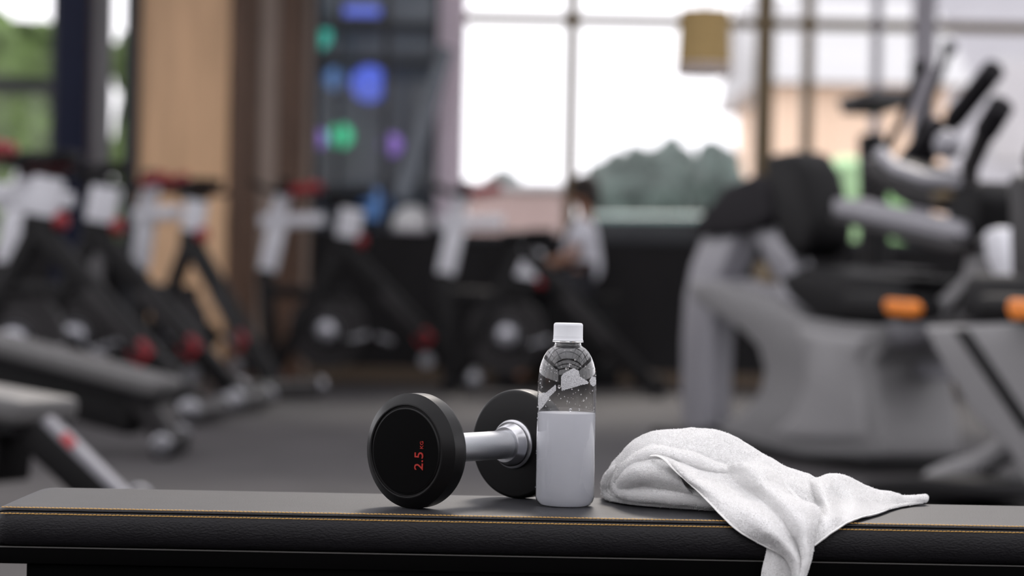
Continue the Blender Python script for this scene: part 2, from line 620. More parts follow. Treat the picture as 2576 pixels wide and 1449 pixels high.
a, b = out_box(-200, 128, 42, 24, 2)
blob_hedge('hedge', a, b, 'hedge_green', 'tall leafy green hedge outside the left window', 'hedge', .35)
a, b = out_box(268, 330, 80, 25, 1.5)
blob_hedge('hedge', a, b, 'hedge_green', 'narrow green hedge outside beside the thin dark post', 'hedge', .2)
a, b = out_box(1490, 1830, 385, 27, 3)
blob_hedge('hedge', a, b, 'hedge_dark', 'dark grey-green hedge outside the bright windows', 'hedge', .3)
a, b = out_box(1205, 1275, 425, 26, 1.0)
blob_hedge('shrub', a, b, 'hedge_dark', 'dark shrub rising above the pinkish wall outside', 'shrub', .15)
a, b = out_box(1760, 1850, 350, 24, 1.0)
blob_hedge('shrub', a, b, 'hedge_dark', 'dark shrub at the end of the grey-green hedge', 'shrub', .15)
a, b = out_box(2075, 2185, 385, 20, .6)
blob_hedge('shrub', a, b, 'shrub_mint', 'bright green shrub outside, showing left of the tall grips', 'shrub', .06)
a, b = out_box(2205, 2300, 420, 20.5, .6)
blob_hedge('shrub', a, b, 'shrub_mint', 'pale green shrub outside, showing above the silver arm', 'shrub', .06)

lo_, hi_ = out_box(1165, 1425, 478, 25, .3)
t = empty('garden_wall', ((lo_[0] + hi_[0]) / 2, 25, 0))
tag(t, 'pinkish rendered garden wall outside the windows', 'wall')
w_ = (hi_[0] - lo_[0])
MB().b2((-w_ / 2, 0, -.06), (w_ / 2, .3, hi_[2])).build('wall_body', 'pink_render', t, bevel=.02)
MB().b2((-w_ / 2 - .04, -.05, hi_[2]), (w_ / 2 + .04, .35, hi_[2] + .08)).build('coping', 'pale_house', t, bevel=.02)


def house(px0, px1, py_top, d, dep, m, wm, lab, wins, roof_h=.5, py_e=None):
    lo, hi = out_box(px0, px1, py_top, d, dep)
    t = empty('house', ((lo[0] + hi[0]) / 2, d, 0))
    tag(t, lab, 'house')
    w = hi[0] - lo[0]
    zt = hi[2]
    MB().b2((-w / 2, 0, -.06), (w / 2, dep, zt)).build('walls', m, t, bevel=.03)
    MB().prism([(-w / 2 - .3, -.3, zt), (-w / 2 - .3, dep / 2, zt + roof_h), (-w / 2 - .3, dep + .3, zt)], (0, 0, 0)) if False else None
    r = MB()
    r.add([(-w / 2 - .3, -.4, zt), (w / 2 + .3, -.4, zt), (w / 2 + .3, dep + .4, zt), (-w / 2 - .3, dep + .4, zt),
           (-w / 2 - .3, dep / 2, zt + roof_h), (w / 2 + .3, dep / 2, zt + roof_h)],
          [(0, 1, 2, 3), (0, 1, 5, 4), (2, 3, 4, 5), (0, 4, 3), (1, 2, 5)])
    r.build('roof', 'pale_house', t)
    for (a, b, c, e) in wins:
        f = MB().b2((a - w / 2, -.06, c), (b - w / 2, .02, e)).build('window', wm, t, bevel=.02)
        MB().b2((a - w / 2 + .1, -.08, c + .1), (b - w / 2 - .1, -.055, e - .1)).build('pane', 'window_glass', f)


house(1940, 2370, 215, 34, 6, 'peach_render', 'pale_house', 'peach rendered house outside the right windows',
      [(.35, .95, 1.0, 2.2)], 1.6)
house(2060, 3000, -220, 46, 6, 'lilac_render', 'pale_house', 'tall pale lilac building behind the peach house',
      [(.9, 2.0, 3.2, 5.2), (3.2, 4.3, 3.2, 5.2), (5.4, 6.4, 3.2, 5.2), (.9, 2.0, .6, 2.2), (3.2, 4.3, .6, 2.2), (5.4, 6.4, .6, 2.2)], 1.8)
house(-500, -40, 260, 36, 6, 'pale_house', 'peach_dark', 'pale grey house behind the green hedge', [(.6, 1.5, 1.0, 2.2)], .8)


def car(px, d, m, lab, s=1.0):
    t = empty('parked_car', G(px, d, -.05))
    tag(t, lab, 'car', 'cars parked outside')
    pr = [(-2.0, .35), (-2.05, .7), (-1.9, .85), (-1.2, .95), (-.6, 1.4), (.7, 1.42), (1.4, .98), (2.0, .88), (2.1, .6), (2.05, .35)]
    MB().prism([(x * s, .8, z * s) for x, z in pr], (0, 1.6 * s, 0)).build('body', m, t, bevel=.06)
    pr = [(-1.05, .98), (-.55, 1.34), (.62, 1.36), (1.15, 1.0)]
    MB().prism([(x * s, .8, z * s) for x, z in pr], (0, 1.64 * s, 0)).build('side_window', 'car_black', t)
    for x in (-1.3, 1.3):
        MB().lathe([(.0001, -.1), (.30, -.1), (.32, -.06), (.32, .06), (.30, .1), (.0001, .1)], 20,
                   Matrix.Translation((x * s, .05, .32)) @ Matrix.Rotation(math.radians(90), 4, 'X'), close=False).build('wheel', 'tyre', t, smooth=True)


car(1640, 22, 'car_teal', 'pale teal parked car outside in front of the dark hedge')

# ------------------------------------------------------------------ spin bikes
def make_bike(low=0.0, trim='red_plastic', bright='chrome_soft'):
    t = empty('spin_bike')
    # local: x = forward, origin under the rear foot
    MB().bar((.04, 0, .06), (.86, 0, .92), .09, .11).build('main_beam', 'black_metal', t, bevel=.02)
    MB().bar((.30, 0, .30), (.60, 0, .62), .105, .075).build('beam_cover', 'charcoal_metal', t, bevel=.02)
    MB().bar((.86, 0, .92), (1.28, 0, .10), .08, .09).build('front_strut', 'black_metal', t, bevel=.02)
    MB().bar((.80, 0, .60), (1.36, 0, .62), .07, .08).build('cross_tube', 'black_metal', t, bevel=.02)
    MB().bar((1.30, 0, .06), (1.36, 0, .76), .085, .10).build('head_tube', 'black_metal', t, bevel=.02)
    rf = MB().tube([(0, -.27, .06), (0, .27, .06)], .045, 14).build('rear_foot', 'charcoal_metal', t, smooth=True)
    for s in (-1, 1):
        MB().lathe([(.0001, 0), (.045, 0), (.055, .012), (.055, .03), (.03, .04), (.0001, .04)], 18,
                   Matrix.Translation((0, s * .27, .075)) @ Matrix.Rotation(-s * math.pi / 2, 4, 'X'), close=False).build('roller', bright, rf, smooth=True)
    ff = MB().tube([(1.30, -.25, .05), (1.30, .25, .05)], .042, 14).build('front_foot', 'black_metal', t, smooth=True)
    for s in (-1, 1):
        MB().lathe([(.0001, 0), (.05, 0), (.052, .04), (.03, .055), (.0001, .055)], 16,
                   Matrix.Translation((1.30, s * .25, .05)) @ Matrix.Rotation(-s * math.pi / 2, 4, 'X'), close=False).build('end_cap', trim, ff, smooth=True)
    MB().bar((.28, -.0, .295), (.355, 0, .370), .10, .115).build('beam_shield', trim, t, bevel=.02)
    MB().tube([(.30, -.08, .19), (.30, .08, .19)], .045, 16).build('brake_drum', bright, t, smooth=True)
    Mx = Matrix.Translation((.95, 0, .37)) @ Matrix.Rotation(math.pi / 2, 4, 'X')
    fl = MB().lathe([(.05, -.02), (.19, -.012), (.20, -.035), (.245, -.035), (.25, -.02), (.25, .02), (.245, .035), (.20, .035), (.19, .012), (.05, .02)], 40, Mx).build('flywheel', 'charcoal_metal', t, smooth=True)
    MB().lathe([(.0001, -.085), (.06, -.08), (.085, -.05), (.085, .05), (.06, .08), (.0001, .085)], 24, Mx, close=False).build('hub', 'hub_steel', fl, smooth=True)
    MB().prism([(.62, -.055, .34), (.70, -.055, .42), (.98, -.055, .46), (1.04, -.055, .38), (.98, -.055, .29), (.70, -.055, .27)], (0, .04, 0)).build('chain_guard', 'black_plastic', t, bevel=.015)
    for s in (-1, 1):
        cr = MB().bar((.68, s * .10, .35), (.68 + s * .15, s * .10, .30), .02, .03).build('crank', 'chrome_soft', t, bevel=.004)
        MB().box((.68 + s * .15, s * .16, .30), (.10, .09, .03)).build('pedal', 'black_plastic', cr, bevel=.006)
    z = -low
    MB().bar((.85, 0, .88 + z), (.835, 0, .98 + z), .085, .16).build('post_sleeve', 'black_metal', t, bevel=.02)
    MB().bar((.838, 0, .96 + z), (.80, 0, 1.16 + z), .075, .15).build('seat_post', 'white_plastic', t, bevel=.02)
    MB().lathe([(.0001, 0), (.035, 0), (.042, .02), (.042, .045), (.03, .06), (.0001, .06)], 16,
               Matrix.Translation((.77, 0, .95 + z)) @ Matrix.Rotation(-math.pi / 2, 4, 'Y'), close=False).build('adjust_knob', 'red_plastic', t, smooth=True)
    MB().bar((.70, 0, 1.175 + z), (.95, 0, 1.175 + z), .05, .04).build('seat_slider', 'black_metal', t, bevel=.008)
    sp = [(.66, .0), (.67, .09), (.73, .115), (.80, .09), (.88, .045), (.98, .028), (1.0, 0)]
    pl = [(x, y) for x, y in sp] + [(x, -y) for x, y in sp[-2:0:-1]]
    MB().prism([(x, y, 1.225 + z + (.03 if x < .75 else 0.01)) for x, y in pl], (0, 0, .06)).build('saddle', 'black_plastic', t, bevel=.022)
    MB().bar((1.345, 0, .74), (1.28, 0, 1.06), .075, .12).build('handlebar_post', 'white_plastic', t, bevel=.02)
    MB().bar((1.40, 0, 1.065), (.98, 0, 1.085), .085, .085).build('handlebar_slider', 'white_plastic', t, bevel=.02)
    MB().bar((1.30, 0, 1.08), (1.235, 0, 1.26), .08, .10).build('handlebar_stem', 'white_plastic', t, bevel=.02)
    hb = MB()
    hb.tube([(1.25, -.24, 1.25), (1.25, .24, 1.25)], .018, 10)
    for s in (-1, 1):
        hb.tube([(1.25, s * .24, 1.25), (1.32, s * .245, 1.26), (1.40, s * .22, 1.29), (1.44, s * .18, 1.31)], .018, 10)
        hb.tube([(1.25, s * .09, 1.25), (1.10, s * .08, 1.28)], .018, 10)
    h_ = hb.build('handlebar', 'black_plastic', t, smooth=True)
    for s in (-1, 1):
        MB().tube([(1.20, s * .085, 1.26), (1.03, s * .075, 1.295), (1.0, s * .075, 1.30)], [.034, .036, .024], 12).build('grip', 'red_plastic', h_, smooth=True)
    MB().b2((1.20, -.06, 1.27), (1.27, .06, 1.34)).build('console', 'black_plastic', h_, bevel=.012)
    return t


bike = make_bike()
bike_low = make_bike(.24, 'black_plastic', 'black_metal')
GRP = 'white and black spin bikes along the wooden wall'


def put_bike(o, px, py, yaw, label):
    hor = 718.5 + .0192 * (px - 1288)
    d = H * F / (py - hor)
    p = G(px, d, 0)
    o.location = p
    o.rotation_euler = (0, 0, math.pi - math.radians(yaw))      # forward = -x at yaw 0, turning away with yaw
    tag(o, label, 'exercise bike', GRP)


spots = [(1190, 982, 0, 'spin bike standing square on before the dark glass, flywheel in view'),
         (520, 1066, 9, 'spin bike whose body is partly hidden by the higher grey padded bench'),
         (630, 1038, 10, 'second spin bike from the grey padded benches, before the navy column'),
         (706, 1006, 44, 'spin bike turned away, its white posts against the tan wooden panel')]
for i, (px, py, yw, lb) in enumerate(spots):
    put_bike(bike if i == 0 else copy_tree(bike), px, py, yw, lb)
put_bike(bike_low, 1650, 997, 0, 'spin bike with lowered saddle, standing before the pinkish garden wall')


# ------------------------------------------------------------------ padded benches on the left
def decline_bench(pts_px, d, legs, lab, w=.28):
    (ax, ay), (bx_, by) = pts_px
    A, B = P(ax, ay, d + .35), P(bx_, by, d)
    t = empty('weight_bench', (B.x, B.y, 0))
    tag(t, lab, 'bench', 'grey padded benches beside the bikes')
    O = Vector((B.x, B.y, 0))
    A, B = A - O, B - O
    dirv = (A - B).normalized()
    side = Vector((dirv.y, -dirv.x, 0)).normalized()
    if side.y > 0:
        side = -side
    nrm = dirv.cross(side)
    if nrm.z < 0:
        nrm = -nrm
    pad = MB().bar(B - nrm * .035, A - nrm * .035, w, .07, side).build('pad', 'grey_vinyl', t, bevel=.022, bseg=4)
    MB().bar(B + dirv * .02 - nrm * .085, A - nrm * .085, w * .92, .03, side).build('backing_board', 'vinyl_black', t, bevel=.004)
    MB().bar(B + dirv * .10 - nrm * .17, A - nrm * .17, .16, .15, side).build('spine', 'black_metal', t, bevel=.01)
    for (p, q, m, wd) in legs:
        p, q = P(*p, d) - O, P(*q, d) - O
        q.z = max(q.z, .03)
        lg = MB().bar(p, q, .10, wd, (0, 1, 0)).build('leg', m, t, bevel=.012)
        ft = MB().bar((q.x, q.y - .26, .04), (q.x, q.y + .26, .04), .08, .08, (1, 0, 0)).build('foot', 'black_metal', t, bevel=.015)
        for s in (-1, 1):
            MB().lathe([(.0001, 0), (.035, 0), (.042, .015), (.03, .03), (.0001, .03)], 16,
                       Matrix.Translation((q.x, q.y + s * .26, .055)) @ Matrix.Rotation(-s * math.pi / 2, 4, 'X'), close=False).build('end_cap', 'chrome_soft', ft, smooth=True)
    e = A
    MB().bar(e - nrm * .16, (e.x, e.y, .03), .10, .08, (0, 1, 0)).build('leg', 'black_metal', t, bevel=.01)
    MB().bar((e.x, e.y - .26, .04), (e.x, e.y + .26, .04), .08, .08, (1, 0, 0)).build('foot', 'black_metal', t, bevel=.015)
    return t, O


decline_bench(((-330, 755), (432, 955)), 9.4, [((345, 990), (432, 1125), 'charcoal_metal', .09)],
              'higher grey padded bench sloping down towards the bike feet')
t2, O2 = decline_bench(((-420, 905), (128, 1005)), 6.6, [((38, 1045), (310, 1318), 'black_metal', .085)],
                       'lower grey padded bench with a pale raking leg')
MB().bar(P(118, 1053, 6.6) - O2, P(346, 1282, 6.6) - O2, .095, .030, (0, 1, 0)).build('leg_cover', 'silver_paint', t2, bevel=.006)
MB().bar(P(158, 1093, 6.551) - O2, P(186, 1121, 6.551) - O2, .008, .026, (0, 1, 0)).build('sticker', 'red_sticker', t2)

# ------------------------------------------------------------------ elliptical trainers on the right


class Plane:
    def __init__(self, pxa, da, pxb, db):
        self.a, self.b = G(pxa, da, 0), G(pxb, db, 0)
        u = (self.b - self.a)
        self.u = u.normalized()
        self.n = Vector((self.u.y, -self.u.x, 0))
        if self.n.y > 0:
            self.n = -self.n              # n points to the camera

    def pt(self, px, py, off=0.0):
        r = ray(px, py)
        t = (self.a + self.n * off - CAM).dot(self.n) / r.dot(self.n)
        q = CAM + r * t
        q.z = max(q.z, .004)
        return q


PL = Plane(2320, 9.2, 1770, 11.1)
el = empty('elliptical_trainer', (PL.a + PL.b) / 2)
tag(el, 'grey elliptical trainer with silver rear leg and orange pedal trim behind the towel', 'exercise machine')
EO = (PL.a + PL.b) / 2


def poly(pl, root, O, name, m, pts, th, off=0.0, bevel=.03, parent=None):
    return MB().prism([pl.pt(x, y, off) - O for x, y in pts], pl.n * th).build(name, m, parent or root, bevel=bevel, bseg=4)


def ptube(pl, root, O, name, m, pts, r, off=0.0, parent=None, seg=14):
    path = [pl.pt(x, y, off if not isinstance(off, list) else off[i]) - O for i, (x, y) in enumerate(pts)]
    return MB().tube(path, r, seg).build(name, m, parent or root, smooth=True)


sh = poly(PL, el, EO, 'shroud', 'shroud_grey',
          [(1815, 708), (1900, 712), (2000, 740), (2110, 800), (2200, 815), (2330, 822), (2328, 870), (2296, 920), (2306, 1000), (2320, 1090), (2322, 1150),
           (2120, 1150), (1990, 1135), (1900, 1090), (1888, 1072), (1950, 1040), (2000, 985), (2012, 930), (1995, 875), (1950, 832), (1880, 790), (1830, 762)], .34, bevel=.06)
poly(PL, el, EO, 'side_panel', 'shroud_light',
     [(2090, 812), (2180, 830), (2300, 840), (2262, 915), (2274, 1000), (2284, 1120), (2100, 1120), (2020, 1100), (2090, 1040), (2125, 960), (2120, 880)], .38, bevel=.05, parent=sh)
poly(PL, el, EO, 'rear_leg', 'silver_paint',
     [(1792, 595), (1885, 585), (1868, 650), (1828, 725), (1822, 800), (1815, 1000), (1812, 1075), (1790, 1100), (1752, 1095), (1738, 1040), (1740, 850), (1748, 740), (1765, 660)], .12, bevel=.03)
poly(PL, el, EO, 'top_rail', 'silver_paint',
     [(1770, 690), (1830, 700), (1930, 708), (2060, 742), (2120, 790), (2080, 800), (1960, 752), (1830, 745), (1775, 730)], .16, bevel=.03)
poly(PL, el, EO, 'seat_strut', 'silver_paint',
     [(1900, 565), (1960, 548), (1998, 600), (2032, 690), (2016, 724), (1975, 712), (1938, 640)], .10, bevel=.03)
poly(PL, el, EO, 'strut_brace', 'tan_wood' if False else 'warm_brown_frame',
     [(1912, 660), (1940, 660), (1950, 715), (1912, 712)], .06, .0, bevel=.01)
poly(PL, el, EO, 'seat', 'charcoal_foam',
     [(1795, 575), (1840, 520), (1885, 470), (1960, 440), (1990, 470), (2005, 545), (1965, 575), (1890, 590), (1800, 595)], .24, bevel=.05)
poly(PL, el, EO, 'backrest', 'black_plastic',
     [(1962, 392), (2040, 380), (2070, 430), (2100, 560), (2094, 630), (2050, 660), (2010, 620), (1990, 540)], .20, bevel=.05)
poly(PL, el, EO, 'lower_housing', 'vinyl_black',
     [(2030, 700), (2100, 670), (2200, 690), (2380, 700), (2350, 790), (2230, 818), (2120, 800), (2060, 750)], .30, bevel=.04)
arm = poly(PL, el, EO, 'arm_bar', 'silver_paint', [(2110, 500), (2180, 502), (2430, 560), (2436, 600), (2400, 606), (2112, 542)], .07, .12, bevel=.02)
poly(PL, el, EO, 'arm_underside', 'charcoal_metal', [(2112, 540), (2400, 604), (2470, 610), (2440, 640), (2390, 636), (2200, 580), (2112, 556)], .09, .12, bevel=.02, parent=arm)
pd = poly(PL, el, EO, 'pedal', 'black_plastic', [(2150, 735), (2330, 745), (2340, 800), (2300, 812), (2160, 800)], .14, .26, bevel=.03)
poly(PL, el, EO, 'pedal_trim', 'orange_plastic', [(2232, 752), (2305, 757), (2318, 776), (2308, 798), (2240, 792), (2228, 772)], .03, .34, bevel=.012, parent=pd)
pd = poly(PL, el, EO, 'pedal', 'charcoal_metal', [(2080, 690), (2250, 672), (2330, 680), (2300, 704), (2190, 720), (2090, 715)], .14, -.2, bevel=.02)
ms = poly(PL, el, EO, 'mast', 'shroud_grey', [(2350, 830), (2400, 750), (2470, 690), (2490, 560), (2530, 550), (2545, 640), (2530, 760), (2500, 820), (2420, 850)], .20, bevel=.05)
for q in range(3):
    MB().bar(PL.pt(2385 + q * 38, 790 - q * 6, .11) - EO, PL.pt(2440 + q * 30, 715 - q * 6, .11) - EO, .012, .02).build('vent_slot', 'charcoal_metal', ms)
poly(PL, el, EO, 'hinge_cover', 'silver_paint', [(2290, 820), (2350, 800), (2410, 815), (2400, 860), (2330, 870), (2285, 850)], .30, bevel=.04)
poly(PL, el, EO, 'mast_cover', 'white_plastic', [(2496, 580), (2535, 570), (2560, 620), (2590, 720), (2570, 745), (2530, 715), (2505, 650)], .10, .14, bevel=.04)
poly(PL, el, EO, 'pivot', 'black_plastic', [(2440, 470), (2510, 455), (2540, 500), (2530, 600), (2490, 650), (2450, 610)], .22, bevel=.03)
poly(PL, el, EO, 'pivot_trim', 'warm_brown_frame', [(2400, 490), (2455, 470), (2470, 500), (2420, 515)], .24, bevel=.02)
poly(PL, el, EO, 'crossbar', 'silver_paint', [(2300, 905), (2420, 920), (2460, 940), (2455, 965), (2310, 945)], .10, -.05, bevel=.02)
poly(PL, el, EO, 'base_plate', 'vinyl_black', [(1760, 1075), (1900, 1085), (2120, 1145), (2330, 1145), (2335, 1185), (2100, 1180), (1880, 1125), (1755, 1112)], .5, bevel=.02)
cn = poly(PL, el, EO, 'console', 'charcoal_metal', [(2215, 395), (2290, 405), (2400, 440), (2440, 470), (2430, 540), (2330, 520), (2240, 460)], .22, bevel=.04)
ptube(PL, el, EO, 'console_rim', 'silver_paint', [(2215, 385), (2255, 425), (2330, 450), (2405, 455)], .028, .12, parent=cn)
MB().ball(PL.pt(2385, 365, .05) - EO, .055).build('round_sensor', 'silver_paint', cn, smooth=True)
for off, pts in ((.18, [(2440, 470), (2440, 420), (2480, 330), (2520, 265)]), (-.22, [(2330, 470), (2330, 400), (2400, 300), (2500, 175)])):
    q = ptube(PL, el, EO, 'moving_handle', 'charcoal_metal', pts, [.03, .034, .036, .034], off)
    ptube(PL, el, EO, 'foam_grip', 'charcoal_foam', pts[-2:], .044, off, parent=q)
ptube(PL, el, EO, 'fixed_handle', 'charcoal_foam', [(2260, 460), (2290, 400), (2360, 320)], .045, -.1)

# trainers standing further back, mostly hidden
PM = Plane(2200, 11.6, 2080, 12.4)
MO = (PM.a + PM.b) / 2
e2 = empty('elliptical_trainer', MO)
tag(e2, 'dark elliptical trainer with thin upright handles, behind the grey one', 'exercise machine')
for off, pts in ((.2, [(2200, 520), (2210, 420), (2270, 300), (2312, 170)]), (-.2, [(2260, 500), (2290, 380), (2340, 250), (2388, 120)])):
    q = ptube(PM, e2, MO, 'moving_handle', 'charcoal_metal', pts, [.022, .022, .02, .02], off)
    MB().ball(PM.pt(*pts[-1], off) - MO, .035).build('handle_knob', 'black_plastic', q, smooth=True)
poly(PM, e2, MO, 'mast', 'black_plastic', [(2180, 340), (2205, 335), (2215, 560), (2230, 1000), (2150, 1010), (2185, 560)], .10, bevel=.02)
poly(PM, e2, MO, 'shroud', 'vinyl_black', [(2020, 720), (2150, 690), (2300, 700), (2330, 1070), (2020, 1075)], .3, bevel=.05)
poly(PM, e2, MO, 'console', 'charcoal_metal', [(2150, 250), (2240, 225), (2250, 262), (2165, 290)], .2, bevel=.02)

PR = Plane(2760, 7.1, 2345, 8.1)
RO = (PR.a + PR.b) / 2
e3 = empty('elliptical_trainer', RO)
tag(e3, 'pale grey elliptical trainer with a slotted leg beside the shrouded one', 'exercise machine')
poly(PR, e3, RO, 'shroud', 'shroud_light', [(2420, 822), (2600, 815), (2800, 805), (2870, 830), (2840, 930), (2850, 1080), (2890, 1200), (2880, 1232), (2700, 1230), (2640, 1130), (2560, 1060), (2480, 930)], .30, bevel=.06)
poly(PR, e3, RO, 'slot', 'black_plastic', [(2505, 830), (2545, 830), (2720, 1080), (2690, 1090)], .32, bevel=.01)
ptube(PR, e3, RO, 'stabiliser', 'shroud_light', [(2350, 1212), (2400, 1190), (2470, 1170), (2560, 1110), (2640, 1060)], .045)
poly(PR, e3, RO, 'base_plate', 'vinyl_black', [(2340, 1205), (2480, 1195), (2900, 1230), (2900, 1262), (2345, 1245)], .5, bevel=.02)
poly(PR, e3, RO, 'lower_housing', 'vinyl_black', [(2520, 690), (2900, 700), (2900, 830), (2560, 820), (2500, 800)], .28, bevel=.04)
pd = poly(PR, e3, RO, 'pedal', 'black_plastic', [(2500, 740), (2660, 745), (2660, 810), (2510, 806)], .14, .2, bevel=.03)
poly(PR, e3, RO, 'pedal_trim', 'orange_plastic', [(2545, 752), (2640, 757), (2645, 800), (2552, 806), (2540, 780)], .03, .28, bevel=.012, parent=pd)
poly(PR, e3, RO, 'arm_bar', 'silver_paint', [(2560, 430), (2900, 470), (2900, 520), (2560, 470)], .07, bevel=.02)
for off in (-.2, .2):
    q = ptube(PR, e3, RO, 'moving_handle', 'charcoal_metal', [(2610, 470), (2600, 400), (2640, 300), (2690, 190)], [.03, .032, .03, .03], off)
    ptube(PR, e3, RO, 'foam_grip', 'charcoal_foam', [(2640, 300), (2690, 190)], .044, off, parent=q)
poly(PR, e3, RO, 'mast', 'charcoal_metal', [(2580, 440), (2640, 440), (2680, 830), (2590, 830)], .14, bevel=.03)

# ------------------------------------------------------------------ person on a box by the window
def skin_mesh(name, verts, edges, radii, m, parent, sub=2, root=0):
    me = bpy.data.meshes.new(name)
    me.from_pydata(verts, edges, [])
    me.materials.append(MATS[m])
    o = bpy.data.objects.new(name, me)
    COL.objects.link(o)
    o.parent = parent
    md = o.modifiers.new('skin', 'SKIN')
    md.use_smooth_shade = True
    for i, r in enumerate(radii):
        sv = me.skin_vertices[0].data[i]
        sv.radius = (r, r) if not isinstance(r, tuple) else r
        sv.use_root = (i == root)
    s = o.modifiers.new('sub', 'SUBSURF')
    s.levels = sub
    s.render_levels = sub
    return o


pd_ = 16.48
PB = G(1458, pd_, 0)
bxo = empty('plyo_box', (PB.x, PB.y, 0))
tag(bxo, 'black box under the seated person by the far wall', 'box')
MB().b2((-.26, -.22, .02), (.26, .22, .58)).build('body', 'black_plastic', bxo, bevel=.015)
MB().b2((-.27, -.23, .58), (.27, .23, .62)).build('padded_top', 'vinyl_black', bxo, bevel=.015)
MB().b2((-.27, -.23, .0), (.27, .23, .03)).build('plinth', 'vinyl_black', bxo, bevel=.005)
per = empty('person', (PB.x, PB.y, .62))
tag(per, 'person in a white top and dark trousers seated on a black box by the window', 'person')
# facing -x (left); local z=0 is the seat
bv = [(0, 0, .10), (-.01, 0, .28), (0, 0, .46), (.02, 0, .56), (.01, 0, .62), (-.005, 0, .70), (-.01, 0, .78),
      (.0, -.16, .47), (-.08, -.20, .26), (-.28, -.15, .20), (-.36, -.13, .20),
      (.0, .16, .47), (-.08, .20, .26), (-.28, .15, .20), (-.36, .13, .20),
      (-.02, -.09, .07), (-.40, -.11, .08), (-.42, -.11, -.30), (-.40, -.11, -.56), (-.53, -.11, -.59),
      (-.02, .09, .07), (-.40, .11, .08), (-.42, .11, -.30), (-.40, .11, -.56), (-.53, .11, -.59)]
be = [(0, 1), (1, 2), (2, 3), (3, 4), (4, 5), (5, 6), (2, 7), (7, 8), (8, 9), (9, 10), (2, 11), (11, 12), (12, 13), (13, 14),
      (0, 15), (15, 16), (16, 17), (17, 18), (18, 19), (0, 20), (20, 21), (21, 22), (22, 23), (23, 24)]
br = [(.10, .14), (.095, .13), (.10, .14), .05, .06, .088, .07, .05, .042, .032, .035, .05, .042, .032, .035,
      .085, .06, .05, .038, .03, .085, .06, .05, .038, .03]
skin_mesh('body', bv, be, br, 'skin', per)
fv = [(-.075, 0, .655)]
MB().ball((-.09, 0, .665), .018).ball((-.082, 0, .63), .014, s=(1, 1.6, .6)).ball((-.08, -.03, .70), .010).ball((-.08, .03, .70), .010).build('face_features', 'skin', per, smooth=True)
skin_mesh('white_top', [(0, 0, .06), (-.01, 0, .28), (0, 0, .46), (.015, 0, .52), (.0, -.17, .47), (-.05, -.20, .33), (.0, .17, .47), (-.05, .20, .33)],
          [(0, 1), (1, 2), (2, 3), (2, 4), (4, 5), (2, 6), (6, 7)],
          [(.125, .165), (.12, .155), (.12, .16), .07, .065, .062, .065, .062], 'white_cotton', per)
skin_mesh('trousers', [(0, 0, .09), (-.02, -.09, .08), (-.40, -.11, .09), (-.42, -.11, -.30), (-.40, -.11, -.52), (-.02, .09, .08), (-.40, .11, .09), (-.42, .11, -.30), (-.40, .11, -.52)],
          [(0, 1), (1, 2), (2, 3), (3, 4), (0, 5), (5, 6), (6, 7), (7, 8)], [(.12, .16), .10, .075, .062, .055, .10, .075, .062, .055], 'dark_cotton', per)
MB().ball((.012, 0, .735), .105, s=(1, .92, 1.0)).ball((.05, 0, .66), .075).build('hair', 'hair', per, smooth=True)
for s in (-1, 1):
    MB().ball((-.47, s * .11, -.575), .05, s=(2.4, .95, .85)).build('shoe', 'black_plastic', per, smooth=True)

# white ball on the low wall, hung shade, ornament
bp = P(1036, 546, YB + .08)
t = empty('helmet', (bp.x, bp.y, ZS))
tag(t, 'white rounded helmet resting on the black wall', 'helmet')
pf = [(.118, .0), (.135, .02), (.138, .06), (.128, .105), (.10, .15), (.06, .178), (.0001, .19)]
MB().lathe(pf, 28, Matrix.Diagonal((1.0, .85, 1.0, 1))).build('shell', 'helmet_white', t, smooth=True)
MB().lathe([(.11, .002), (.143, .002), (.147, .016), (.14, .028)], 28, Matrix.Diagonal((1.0, .85, 1.0, 1))).build('rim', 'lilac_frame', t, smooth=True)

lp = P(1772, 108, 15.2)
t = empty('pendant_shade', lp)
tag(t, 'tan fabric pendant shade hanging before the bright window', 'lamp')
hw = 70 / (F / 15.2)
hh = 82 / (F / 15.2)
MB().lathe([(hw * .92, hh), (hw * 1.0, -hh), (hw * .985, -hh), (hw * .905, hh)], 36, close=False).build('shade', 'lamp_fabric', t, smooth=True)
MB().lathe([(hw * 1.01, -hh + .07), (hw * 1.015, -hh - .004), (hw * .99, -hh - .004), (hw * .985, -hh + .07)], 36, close=False).build('hem_band', 'voile', t, smooth=True)
MB().ball((0, 0, .05), .05).build('bulb', 'white_plastic', t, smooth=True)
MB().tube([(0, 0, .09), (0, 0, ZC - lp.z)], .006, 8).build('flex', 'black_plastic', t)
MB().bar((-hw * .93, 0, hh * .98), (hw * .93, 0, hh * .98), .01, .008).bar((0, -hw * .93, hh * .98), (0, hw * .93, hh * .98), .01, .008, (1, 0, 0)).build('spider', 'warm_brown_frame', t)

op = P(1690, 265, YB + .07)
t = empty('hanging_ornament', op)
tag(t, 'small brown heart-shaped ornament hanging at the bright window', 'ornament')
hp = []
for i in range(24):
    a = 2 * math.pi * i / 24
    hp.append((.0035 * 16 * math.sin(a) ** 3 * .9, 0, .0035 * (13 * math.cos(a) - 5 * math.cos(2 * a) - 2 * math.cos(3 * a) - math.cos(4 * a))))
MB().prism(hp, (0, .012, 0)).build('heart', 'ornament_brown', t, bevel=.003)
MB().tube([(0, 0, .02), (0, 0, ztr - op.z - .03)], .0015, 6).build('string', 'ornament_brown', t)

